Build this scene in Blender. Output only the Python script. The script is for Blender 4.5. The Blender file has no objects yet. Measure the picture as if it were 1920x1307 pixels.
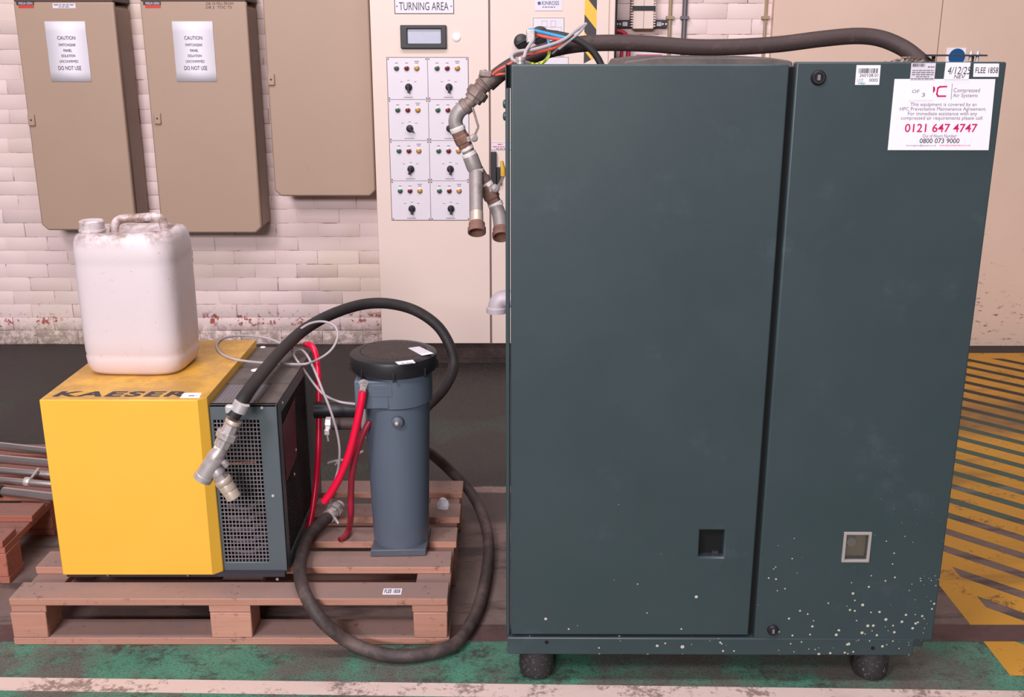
import bpy, math, random
from mathutils import Vector, Matrix
random.seed(7)
scene = bpy.context.scene
col = scene.collection

# ------------------------------------------------------------------ camera
FPX, PITCH, CAMH = 1952.0, math.radians(16.36), 1.6
cam_d = bpy.data.cameras.new('camera'); cam_d.sensor_width = 36.0; cam_d.sensor_fit = 'HORIZONTAL'
cam_d.lens = FPX * 36.0 / 1920.0; cam_d.clip_start = 0.05; cam_d.clip_end = 100
cam = bpy.data.objects.new('camera', cam_d); col.objects.link(cam)
cam.location = (0, 0, CAMH); cam.rotation_euler = (math.pi / 2 - PITCH, 0, 0)
scene.camera = cam
# ------------------------------------------------------------------ world, lamps, exposure
world = bpy.data.worlds.new('hall_ambience'); scene.world = world; world.use_nodes = True
world.node_tree.nodes['Background'].inputs[0].default_value = (0.95, 0.90, 0.96, 1)
world.node_tree.nodes['Background'].inputs[1].default_value = 0.15
def area(name, loc, target, sx, sy, power, color=(1.0, 0.935, 0.985)):
    l = bpy.data.lights.new(name, 'AREA'); l.shape = 'RECTANGLE'; l.size = sx; l.size_y = sy
    l.energy = power; l.color = color
    o = bpy.data.objects.new(name, l); col.objects.link(o); o.location = loc
    o.rotation_euler = (Vector(target) - Vector(loc)).to_track_quat('-Z', 'Y').to_euler()
    return o
area('high_bay_lamp', (-2.3, -1.2, 4.3), (-0.2, 3.4, 0.7), 1.0, 1.0, 185)
area('added_wall_fill', (-0.4, 1.9, 5.2), (-0.4, 5.2, 0.9), 5.0, 0.8, 195)  # unseen fill, added to brighten the back wall
area('added_sheen_lamp', (-1.8, -7.0, 3.9), (-0.1, 3.0, 1.0), 3.0, 1.0, 800)  # unseen lamp, added to put a sheen on the upper compressor doors
scene.view_settings.view_transform = 'Standard'; scene.view_settings.look = 'None'
scene.view_settings.gamma = 1.0; scene.view_settings.use_curve_mapping = False
scene.view_settings.exposure = -0.24

# ------------------------------------------------------------------ helpers
_c, _s = math.cos(PITCH), math.sin(PITCH)
def at(x, y, Y):                       # a point of the photograph (1920x1307) at the distance Y
    a, b = (x - 960) / FPX, (y - 653.5) / FPX
    t = Y / (_c - b * _s)
    return Vector((a * t, Y, CAMH - (_s + b * _c) * t))
def onz(x, y, Z):                      # the same on a level plane
    a, b = (x - 960) / FPX, (y - 653.5) / FPX
    t = (CAMH - Z) / (_s + b * _c)
    return Vector((a * t, (_c - b * _s) * t, Z))
def project(p):
    h = p[2] - CAMH; zc = p[1] * _c - h * _s
    return 960 + FPX * p[0] / zc, 653.5 - FPX * (h * _c + p[1] * _s) / zc
def lin(c):
    return tuple(((v / 255) / 12.92 if v <= 10.3 else ((v / 255 + .055) / 1.055) ** 2.4) for v in c) + (1.0,)

class Nodes:
    def __init__(self, name):
        self.m = bpy.data.materials.new(name); self.m.use_nodes = True
        self.t = self.m.node_tree; self.b = self.t.nodes['Principled BSDF']
        g = self.t.nodes.new('ShaderNodeNewGeometry'); self.pos = g.outputs['Position']; self.nor = g.outputs['Normal']
        sp = self.t.nodes.new('ShaderNodeSeparateXYZ'); self.t.links.new(self.pos, sp.inputs[0])
        self.x, self.y, self.z = sp.outputs
    def put(self, sock, v):
        if isinstance(v, bpy.types.NodeSocket): self.t.links.new(v, sock)
        elif isinstance(v, (int, float)): sock.default_value = v
        else: sock.default_value = v if len(v) == len(sock.default_value) else tuple(v)[:len(sock.default_value)]
    def math(self, op, a, b=0.0, clamp=False):
        n = self.t.nodes.new('ShaderNodeMath'); n.operation = op; n.use_clamp = clamp
        self.put(n.inputs[0], a); self.put(n.inputs[1], b); return n.outputs[0]
    def mix(self, f, a, b, blend='MIX'):
        n = self.t.nodes.new('ShaderNodeMix'); n.data_type = 'RGBA'; n.blend_type = blend; n.clamp_factor = True
        self.put(n.inputs[0], f); self.put(n.inputs[6], a); self.put(n.inputs[7], b); return n.outputs[2]
    def scaled(self, sc, vec=None, off=(0, 0, 0)):
        n = self.t.nodes.new('ShaderNodeMapping'); n.inputs['Scale'].default_value = sc; n.inputs['Location'].default_value = off
        self.put(n.inputs[0], vec or self.pos); return n.outputs[0]
    def noise(self, scale, detail=4, rough=.6, vec=None, dist=0):
        n = self.t.nodes.new('ShaderNodeTexNoise'); n.inputs['Scale'].default_value = scale
        n.inputs['Detail'].default_value = detail; n.inputs['Roughness'].default_value = rough; n.inputs['Distortion'].default_value = dist
        self.put(n.inputs['Vector'], vec or self.pos); return n.outputs['Fac']
    def step(self, v, lo, hi):
        n = self.t.nodes.new('ShaderNodeMapRange'); n.interpolation_type = 'SMOOTHSTEP'
        self.put(n.inputs[0], v); n.inputs[1].default_value = lo; n.inputs[2].default_value = hi
        n.inputs[3].default_value = 0; n.inputs[4].default_value = 1; return n.outputs[0]
    def rnd(self):
        n = self.t.nodes.new('ShaderNodeObjectInfo'); return n.outputs['Random']
    def voronoi(self, scale):
        n = self.t.nodes.new('ShaderNodeTexVoronoi'); n.inputs['Scale'].default_value = scale
        self.put(n.inputs['Vector'], self.pos); return n.outputs['Distance'], n.outputs['Color']
    def out(self, color, rough=.5, metal=0.0, bump=None, bstr=.2, bdist=.002, spec=.5):
        self.put(self.b.inputs['Base Color'], color); self.put(self.b.inputs['Roughness'], rough)
        self.put(self.b.inputs['Metallic'], metal); self.put(self.b.inputs['Specular IOR Level'], spec)
        if bump is not None:
            n = self.t.nodes.new('ShaderNodeBump'); n.inputs['Strength'].default_value = bstr; n.inputs['Distance'].default_value = bdist
            self.put(n.inputs['Height'], bump); self.t.links.new(n.outputs[0], self.b.inputs['Normal'])
        return self.m

def mat(name, c, rough=.5, metal=0.0, var=.08, scale=9, dirt=None, dscale=6, damt=.35, bump=0, bscale=300, spec=.5):
    g = Nodes(name); l = lin(c)
    k = g.mix(g.noise(scale, 4), tuple(v * (1 - var) for v in l[:3]) + (1,), tuple(min(1, v * (1 + var)) for v in l[:3]) + (1,))
    if dirt:
        f = g.step(g.noise(dscale, 8, .7), 1 - damt - .12, 1 - damt + .12)
        k = g.mix(g.math('MULTIPLY', f, .75), k, lin(dirt))
    return g.out(k, rough, metal, g.noise(bscale, 3) if bump else None, bump, spec=spec)

class MB:
    def __init__(self): self.v = []; self.f = []
    def add(self, vs, fs):
        o = len(self.v); self.v += [tuple(p) for p in vs]; self.f += [tuple(i + o for i in q) for q in fs]; return self
    def box(self, x0, x1, y0, y1, z0, z1):
        return self.add([(x0, y0, z0), (x1, y0, z0), (x1, y1, z0), (x0, y1, z0), (x0, y0, z1), (x1, y0, z1), (x1, y1, z1), (x0, y1, z1)],
                        [(0, 3, 2, 1), (4, 5, 6, 7), (0, 1, 5, 4), (1, 2, 6, 5), (2, 3, 7, 6), (3, 0, 4, 7)])
    def bar(self, a, b, w, h, up=(0, 0, 1)):              # a box from a to b
        a, b = Vector(a), Vector(b); d = (b - a).normalized(); u = Vector(up)
        s = d.cross(u).normalized() * w / 2; u = s.cross(d).normalized() * h / 2
        return self.add([a - s - u, a + s - u, a + s + u, a - s + u, b - s - u, b + s - u, b + s + u, b - s + u],
                        [(0, 1, 2, 3), (4, 7, 6, 5), (0, 4, 5, 1), (1, 5, 6, 2), (2, 6, 7, 3), (3, 7, 4, 0)])
    def prism(self, poly, d):                              # planar polygon thickened by the vector d
        n = len(poly); d = Vector(d)
        return self.add([Vector(p) for p in poly] + [Vector(p) + d for p in poly],
                        [tuple(range(n))[::-1], tuple(range(n, 2 * n))] + [(i, (i + 1) % n, n + (i + 1) % n, n + i) for i in range(n)])
    def tube(self, pts, r, n=12, caps=True, hollow=None):
        pts = [Vector(p) for p in pts]; m = len(pts); rs = r if isinstance(r, (list, tuple)) else [r] * m
        t = [(pts[min(i + 1, m - 1)] - pts[max(i - 1, 0)]).normalized() for i in range(m)]
        u = Vector((0, 0, 1)) if abs(t[0].z) < .9 else Vector((1, 0, 0)); u = (u - t[0] * u.dot(t[0])).normalized()
        vs = []
        for i in range(m):
            u = (u - t[i] * u.dot(t[i])).normalized(); w = t[i].cross(u)
            for k in range(n):
                a = 2 * math.pi * k / n; vs.append(pts[i] + (u * math.cos(a) + w * math.sin(a)) * rs[i])
        fs = [(i * n + k, i * n + (k + 1) % n, (i + 1) * n + (k + 1) % n, (i + 1) * n + k) for i in range(m - 1) for k in range(n)]
        if caps: fs += [tuple(range(n))[::-1], tuple((m - 1) * n + k for k in range(n))]
        return self.add(vs, fs)
    def lathe(self, o, axis, prof, n=24, caps=True):        # prof: (radius, distance along the axis)
        o, ax = Vector(o), Vector(axis).normalized()
        u = Vector((0, 0, 1)) if abs(ax.z) < .9 else Vector((1, 0, 0)); u = (u - ax * u.dot(ax)).normalized(); w = ax.cross(u)
        vs = [o + ax * h + (u * math.cos(2 * math.pi * k / n) + w * math.sin(2 * math.pi * k / n)) * r for r, h in prof for k in range(n)]
        m = len(prof)
        fs = [(i * n + k, i * n + (k + 1) % n, (i + 1) * n + (k + 1) % n, (i + 1) * n + k) for i in range(m - 1) for k in range(n)]
        if caps: fs += [tuple(range(n))[::-1], tuple((m - 1) * n + k for k in range(n))]
        return self.add(vs, fs)
    def plate_hole(self, x0, x1, z0, z1, h, y0, y1):        # upright plate with a rectangular hole h = (x0, x1, z0, z1)
        xs, zs = [x0, h[0], h[1], x1], [z0, h[2], h[3], z1]
        vs = [(x, y, z) for y in (y0, y1) for z in zs for x in xs]; I = lambda y, j, i: y * 16 + j * 4 + i
        fs = []
        for j in range(3):
            for i in range(3):
                if (i, j) == (1, 1): continue
                fs.append((I(0, j, i), I(0, j, i + 1), I(0, j + 1, i + 1), I(0, j + 1, i)))
                fs.append((I(1, j, i), I(1, j + 1, i), I(1, j + 1, i + 1), I(1, j, i + 1)))
        for k in range(3):
            fs += [(I(0, 0, k), I(1, 0, k), I(1, 0, k + 1), I(0, 0, k + 1)), (I(0, 3, k), I(0, 3, k + 1), I(1, 3, k + 1), I(1, 3, k)),
                   (I(0, k, 0), I(0, k + 1, 0), I(1, k + 1, 0), I(1, k, 0)), (I(0, k, 3), I(1, k, 3), I(1, k + 1, 3), I(0, k + 1, 3))]
        fs += [(I(0, 1, 1), I(0, 1, 2), I(1, 1, 2), I(1, 1, 1)), (I(0, 2, 1), I(1, 2, 1), I(1, 2, 2), I(0, 2, 2)),
               (I(0, 1, 1), I(1, 1, 1), I(1, 2, 1), I(0, 2, 1)), (I(0, 1, 2), I(0, 2, 2), I(1, 2, 2), I(1, 1, 2))]
        return self.add(vs, fs)
    def mesh(self, name, m, smooth=False, angle=40):
        me = bpy.data.meshes.new(name); me.from_pydata(self.v, [], self.f); me.materials.append(m)
        if smooth:
            me.shade_smooth(); me.set_sharp_from_angle(angle=math.radians(angle))
        return me
    def build(self, name, m, parent=None, smooth=False, bevel=0, angle=40, seg=2):
        o = bpy.data.objects.new(name, self.mesh(name, m, smooth or bevel > 0, angle)); col.objects.link(o)
        if bevel:
            b = o.modifiers.new('edge', 'BEVEL'); b.width = bevel; b.segments = seg; b.limit_method = 'ANGLE'; b.angle_limit = math.radians(35)
        if parent: own(o, parent)
        return o
def world_of(o):
    return (world_of(o.parent) @ o.matrix_parent_inverse @ o.matrix_basis) if o.parent else o.matrix_basis.copy()
def own(o, parent):
    o.parent = parent; o.matrix_parent_inverse = world_of(parent).inverted()
def tag(o, label, cat=None, group=None, kind=None):
    o['label'] = label
    if cat: o['category'] = cat
    if group: o['group'] = group
    if kind: o['kind'] = kind
    return o
def thing(name, label, cat, loc, group=None):
    o = bpy.data.objects.new(name, None); col.objects.link(o); o.location = loc; o.empty_display_size = .05
    return tag(o, label, cat, group)
def tube_path(pts, n=10):                 # Catmull-Rom through the points
    p = [Vector(q) for q in pts]; p = [p[0] * 2 - p[1]] + p + [p[-1] * 2 - p[-2]]; out = []
    for i in range(1, len(p) - 2):
        for k in range(n):
            t = k / n; a, b, c_, d = p[i - 1], p[i], p[i + 1], p[i + 2]
            out.append(.5 * ((2 * b) + (c_ - a) * t + (2 * a - 5 * b + 4 * c_ - d) * t * t + (3 * b - a - 3 * c_ + d) * t ** 3))
    out.append(p[-2]); return out
def text_mesh(s, bold=0.0, shear=0.0, align='CENTER', gap=1.0):
    cu = bpy.data.curves.new('lettering', 'FONT'); cu.body = s; cu.offset = bold; cu.shear = shear; cu.align_x = align; cu.space_character = gap
    cu.resolution_u = 3; cu.extrude = 0.0
    o = bpy.data.objects.new('lettering', cu); me = bpy.data.meshes.new_from_object(o)
    bpy.data.objects.remove(o); bpy.data.curves.remove(cu); me.name = 'lettering'; return me
def lettering(s, O, U, V, m, parent, bold=0.0, shear=0.0, lift=.0006, name='lettering', gap=1.0):
    """letters filling the parallelogram O, O+U (along the line), O+V (up the letters)"""
    me = text_mesh(s, bold, shear, 'CENTER', gap); O, U, V = Vector(O), Vector(U), Vector(V)
    xs = [v.co.x for v in me.vertices]; ys = [v.co.y for v in me.vertices]
    x0, x1, y0, y1 = min(xs), max(xs), min(ys), max(ys); N = U.cross(V).normalized() * lift
    for v in me.vertices: v.co = O + U * ((v.co.x - x0) / (x1 - x0)) + V * ((v.co.y - y0) / (y1 - y0)) + N
    me.materials.append(m); o = bpy.data.objects.new(name, me); col.objects.link(o); own(o, parent); return o
def write(s, x0, y0, x1, y1, Y, m, parent, **k):        # letters on an upright face at distance Y, box given as seen in the photo
    a, b, c_ = at(x0, y1, Y), at(x1, y1, Y), at(x0, y0, Y)
    return lettering(s, a, (b.x - a.x, 0, 0), (0, 0, c_.z - a.z), m, parent, **k)
def words(O, U, V, m, parent, seed=1):                   # print too small to read: a row of word-long marks
    O, U, V = Vector(O), Vector(U), Vector(V); N = U.cross(V).normalized() * .0005; r = random.Random(seed); q = MB(); t = 0.0; k = V.length / U.length
    while t < 1:
        w = min(k * r.uniform(1.2, 3.6), 1 - t); q.prism([O + U * t + V * .15, O + U * (t + w) + V * .15, O + U * (t + w) + V * .8, O + U * t + V * .8], N); t += w + k * .55
    o = q.build('printed_line', m, parent); o['kind'] = 'stuff'; return o
def scribble(x0, y0, x1, y1, Y, m, parent):
    a, b, c_ = at(x0, y1, Y), at(x1, y1, Y), at(x0, y0, Y)
    return words(a, (b.x - a.x, 0, 0), (0, 0, c_.z - a.z), m, parent, int(x0 * 7 + y0))
def sheet(x0, y0, x1, y1, Y, th=.001, dx=0):            # thin upright rectangle as seen in the photo, front face at Y
    a, b = at(x0, y0, Y), at(x1, y1, Y); c_ = at(x1, y0, Y)
    return MB().box(a.x, c_.x, Y, Y + th, b.z, a.z)

# ------------------------------------------------------------------ materials
def m_floor():
    g = Nodes('worn_floor_paint'); n1 = g.noise(2.2, 6, .65); n2 = g.noise(9, 6, .7); n3 = g.noise(55, 4, .7); n4 = g.noise(160, 2, .6)
    spk = g.step(n4, .45, .72)
    green = g.mix(g.noise(5, 3), lin((52, 110, 88)), lin((92, 146, 122)))
    green = g.mix(g.step(g.math('ADD', n2, g.math('MULTIPLY', n3, .5)), .70, .94), green, lin((62, 60, 55)))
    green = g.mix(g.math('MULTIPLY', g.step(n1, .43, .57), .85), green, lin((98, 86, 82)))
    green = g.mix(g.math('MULTIPLY', spk, .6), green, lin((40, 54, 48)))
    conc = g.mix(n2, lin((78, 66, 64)), lin((142, 118, 110)))
    conc = g.mix(g.math('MULTIPLY', g.step(g.noise(3.1, 7, .7, g.scaled((.5, 2.2, 1))), .5, .62), .7), conc, lin((52, 44, 44)))
    dark = g.mix(n2, lin((30, 26, 25)), lin((52, 45, 42)))
    gm = g.math('MULTIPLY', g.step(n1, .46, .62), g.step(g.math('MULTIPLY', g.y, -1), -5.2, -3.9))
    dark = g.mix(g.math('MULTIPLY', gm, spk), dark, lin((70, 104, 84)))
    dark = g.mix(g.math('MULTIPLY', g.step(n3, .5, .62), .4), dark, lin((80, 72, 62)))
    yy = g.math('ADD', g.y, g.math('MULTIPLY', g.math('SUBTRACT', n2, .5), .05))
    c = g.mix(g.step(yy, 2.575, 2.60), green, conc)
    c = g.mix(g.step(yy, 3.27, 3.33), c, g.mix(n3, lin((50, 42, 43)), lin((88, 74, 72))))
    c = g.mix(g.step(yy, 3.55, 3.56), c, g.mix(n3, lin((96, 70, 70)), lin((176, 150, 142))))
    c = g.mix(g.step(yy, 3.60, 3.615), c, dark)
    gz_ = g.math('MULTIPLY', g.step(g.x, 1.30, 1.34), g.math('MULTIPLY', g.step(g.y, 3.30, 3.36), g.step(g.math('MULTIPLY', g.y, -1), -4.7, -4.0)))
    c = g.mix(g.math('MULTIPLY', gz_, g.math('ADD', .25, g.math('MULTIPLY', n2, .8))), c, lin((72, 104, 90)))
    return g.out(c, g.math('ADD', .42, g.math('MULTIPLY', n3, .4)), 0, g.math('ADD', n3, n4), .25, .002)
def m_paint_line(name, c, wear, dark):
    g = Nodes(name); n1 = g.noise(7, 7, .72); n2 = g.noise(60, 5, .7); n3 = g.noise(2.4, 5, .6, g.scaled((.6, 1.6, 1)))
    k = g.mix(n1, tuple(v * .8 for v in lin(c)[:3]) + (1,), lin(c))
    k = g.mix(g.math('MULTIPLY', g.step(g.math('ADD', n1, g.math('MULTIPLY', n2, .6)), 1.06 - wear, 1.2 - wear), .8), k, lin(dark))
    k = g.mix(g.math('MULTIPLY', g.step(n3, .52, .7), .5), k, lin(dark))
    k = g.mix(g.math('MULTIPLY', g.math('MULTIPLY', g.step(g.y, 4.05, 4.25), g.step(g.math('MULTIPLY', g.y, -1), -4.75, -4.4)), g.math('MULTIPLY', n1, 1.3)), k, lin((92, 70, 58)))
    return g.out(k, .55, 0, n2, .2)
def m_brick():
    g = Nodes('painted_brick'); n1 = g.noise(3, 5, .6); n2 = g.noise(24, 6, .7); n3 = g.noise(110, 3, .6)
    r = g.rnd()
    k = g.mix(n1, lin((230, 206, 202)), lin((242, 220, 216)))
    k = g.mix(g.math('MULTIPLY', g.step(g.noise(1.3, 3), .5, .7), .5), k, lin((218, 200, 172)))
    k = g.mix(g.math('MULTIPLY', r, .12), k, lin((205, 178, 168)))
    # paint peeled off the red brick in the third course, grime low down
    zz = g.math('ADD', g.z, g.math('MULTIPLY', g.math('SUBTRACT', n2, .5), .10))
    band = g.math('MULTIPLY', g.step(zz, .105, .125), g.step(g.math('MULTIPLY', zz, -1), -.20, -.165))
    peel = g.math('MULTIPLY', band, g.step(g.math('ADD', g.math('MULTIPLY', n2, .6), g.math('MULTIPLY', g.noise(6, 4), .6)), .635, .69))
    low = g.math('MULTIPLY', g.step(g.math('MULTIPLY', zz, -1), -.15, -.06), g.step(n2, .34, .6))
    k = g.mix(g.math('MULTIPLY', low, .75), k, lin((132, 112, 96)))
    k = g.mix(g.math('MULTIPLY', g.step(g.noise(36, 5, .75), .60, .68), g.step(g.math('MULTIPLY', g.z, -1), -.30, -.10)), k, lin((92, 74, 64)))
    k = g.mix(peel, k, g.mix(n3, lin((140, 62, 56)), lin((180, 96, 84))))
    return g.out(k, .62, 0, g.math('ADD', n2, g.math('MULTIPLY', n3, .4)), .35, .003)
def m_mortar():
    g = Nodes('painted_mortar'); n = g.noise(7, 6, .7); n2 = g.noise(30, 4, .7)
    k = g.mix(g.step(n, .50, .60), lin((226, 203, 198)), lin((128, 100, 94)))
    k = g.mix(g.math('MULTIPLY', g.step(g.math('MULTIPLY', g.z, -1), -.22, -.05), .8), k, lin((90, 78, 68)))
    return g.out(k, .7, 0, n2, .4)
def m_wallpanel():
    g = Nodes('cream_wall_board'); n = g.noise(2, 4); n2 = g.noise(26, 7, .75, g.scaled((.6, 1, 1.6))); n3 = g.noise(80, 4, .7)
    k = g.mix(n, lin((214, 184, 164)), lin((228, 200, 182)))
    low = g.step(g.math('MULTIPLY', g.z, -1), -1.1, -.05)
    k = g.mix(g.math('MULTIPLY', g.step(g.math('ADD', n2, g.math('MULTIPLY', low, .13)), .68, .76), .85), k, lin((96, 74, 62)))
    k = g.mix(g.math('MULTIPLY', g.step(n3, .72, .76), .5), k, lin((140, 112, 96)))
    return g.out(k, .55, 0, n2, .15)
def m_wood(name, c0, c1, dust):
    g = Nodes(name); v = g.scaled((3, 40, 60)); n = g.noise(1.2, 6, .6, v, .6); n2 = g.noise(14, 6, .7); r = g.rnd()
    k = g.mix(n, lin(c0), lin(c1)); k = g.mix(g.math('MULTIPLY', r, .35), k, tuple(q * .62 for q in lin(c0)[:3]) + (1,))
    sp = g.t.nodes.new('ShaderNodeSeparateXYZ'); g.t.links.new(g.nor, sp.inputs[0])
    up = g.step(sp.outputs[2], .5, .9)
    k = g.mix(g.math('MULTIPLY', up, g.math('ADD', .45, g.math('MULTIPLY', n2, .7))), k, lin(dust))
    k = g.mix(g.math('MULTIPLY', g.step(g.noise(26, 7, .8), .57, .67), .65), k, lin((84, 62, 54)))
    return g.out(k, .75, 0, n, .3, .002)
def m_cabinet():
    g = Nodes('slate_green_enamel'); d, cc = g.voronoi(34); d2, cc2 = g.voronoi(80)
    s = g.t.nodes.new('ShaderNodeSeparateColor'); g.t.links.new(cc, s.inputs[0]); s2 = g.t.nodes.new('ShaderNodeSeparateColor'); g.t.links.new(cc2, s2.inputs[0])
    low = g.math('MULTIPLY', g.step(g.math('MULTIPLY', g.z, -1), -.62, -.12), g.step(g.noise(3, 2), .28, .56))
    low = g.math('ADD', low, .05)
    rad = g.math('MULTIPLY', g.math('POWER', s.outputs[0], 4), g.math('MULTIPLY', low, .18))
    m1 = g.math('LESS_THAN', d, rad)
    m2 = g.math('LESS_THAN', d2, g.math('MULTIPLY', g.math('POWER', s2.outputs[1], 7), g.math('MULTIPLY', low, .34)))
    spk = g.math('MAXIMUM', m1, m2)
    n = g.noise(4, 5)
    k = g.mix(n, lin((52, 65, 68)), lin((60, 73, 76)))
    k = g.mix(g.math('MULTIPLY', g.step(g.noise(5, 7, .7), .55, .8), .25), k, lin((104, 116, 122)))
    k = g.mix(spk, k, lin((196, 190, 168)))
    rg = g.math('ADD', .35, g.math('ADD', g.math('MULTIPLY', n, .14), g.math('MULTIPLY', spk, .4)))
    return g.out(k, rg, 0, g.noise(420, 2), .07, .001)
def m_yellow():
    g = Nodes('yellow_enamel'); n = g.noise(3, 4); n2 = g.noise(9, 7, .72); sp = g.t.nodes.new('ShaderNodeSeparateXYZ'); g.t.links.new(g.nor, sp.inputs[0])
    k = g.mix(n, lin((238, 180, 56)), lin((244, 190, 72)))
    up = g.step(sp.outputs[2], .6, .95)
    dust = g.math('MULTIPLY', up, g.math('ADD', .30, g.math('MULTIPLY', g.step(n2, .36, .6), .45)))
    k = g.mix(dust, k, lin((168, 124, 74)))
    k = g.mix(g.math('MULTIPLY', up, g.step(g.noise(60, 6, .8), .62, .70)), k, lin((104, 76, 52)))
    k = g.mix(g.math('MULTIPLY', g.step(g.noise(38, 7, .8), .70, .74), .7), k, lin((120, 84, 30)))
    return g.out(k, .42, 0, g.noise(350, 2), .12, .001)
def m_glass(name, c, rough=.1, tr=.7):
    g = Nodes(name); g.b.inputs['Transmission Weight'].default_value = tr
    return g.out(g.mix(g.noise(20), lin(c), lin(tuple(v * .9 for v in c))), rough)
def m_hazard():
    g = Nodes('hazard_tape'); p = at(1097, 28, 5.17); c0 = p.z + 1.2 * p.x
    t = g.math('DIVIDE', g.math('SUBTRACT', c0, g.math('ADD', g.math('MULTIPLY', g.x, 1.2), g.z)), .164)
    f = g.math('LESS_THAN', g.math('FRACT', g.math('ADD', t, 10)), .48)
    return g.out(g.mix(f, lin((250, 190, 60)), lin((52, 48, 52))), .45)
def m_earth():
    g = Nodes('earth_wire_stripe'); f = g.math('GREATER_THAN', g.math('FRACT', g.math('MULTIPLY', g.math('ADD', g.x, g.math('MULTIPLY', g.z, -.6)), 90)), .5)
    return g.out(g.mix(f, lin((120, 160, 50)), lin((230, 225, 90))), .45)

def m_jug():
    g = Nodes('milky_polythene'); n = g.noise(4, 4); n2 = g.noise(11, 8, .75); n3 = g.noise(48, 6, .75); n4 = g.noise(5, 7, .7, g.scaled((1, 1, .35)))
    k = g.mix(n, lin((210, 196, 198)), lin((222, 208, 210)))
    zt_ = g.step(g.z, 1.045, 1.105)
    k = g.mix(g.math('MULTIPLY', zt_, g.step(n2, .42, .62)), k, lin((138, 112, 98)))
    k = g.mix(g.math('MULTIPLY', g.step(n4, .50, .70), .45), k, lin((188, 160, 146)))
    k = g.mix(g.math('MULTIPLY', g.step(n3, .63, .70), .6), k, lin((136, 112, 104)))
    k = g.mix(g.math('MULTIPLY', g.step(g.math('MULTIPLY', g.z, -1), -.78, -.70), .16), k, lin((222, 170, 130)))  # warm reflection of the yellow cover, painted into the foot of the jug
    return g.out(k, .42, 0, n2, .15, .002)
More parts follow.
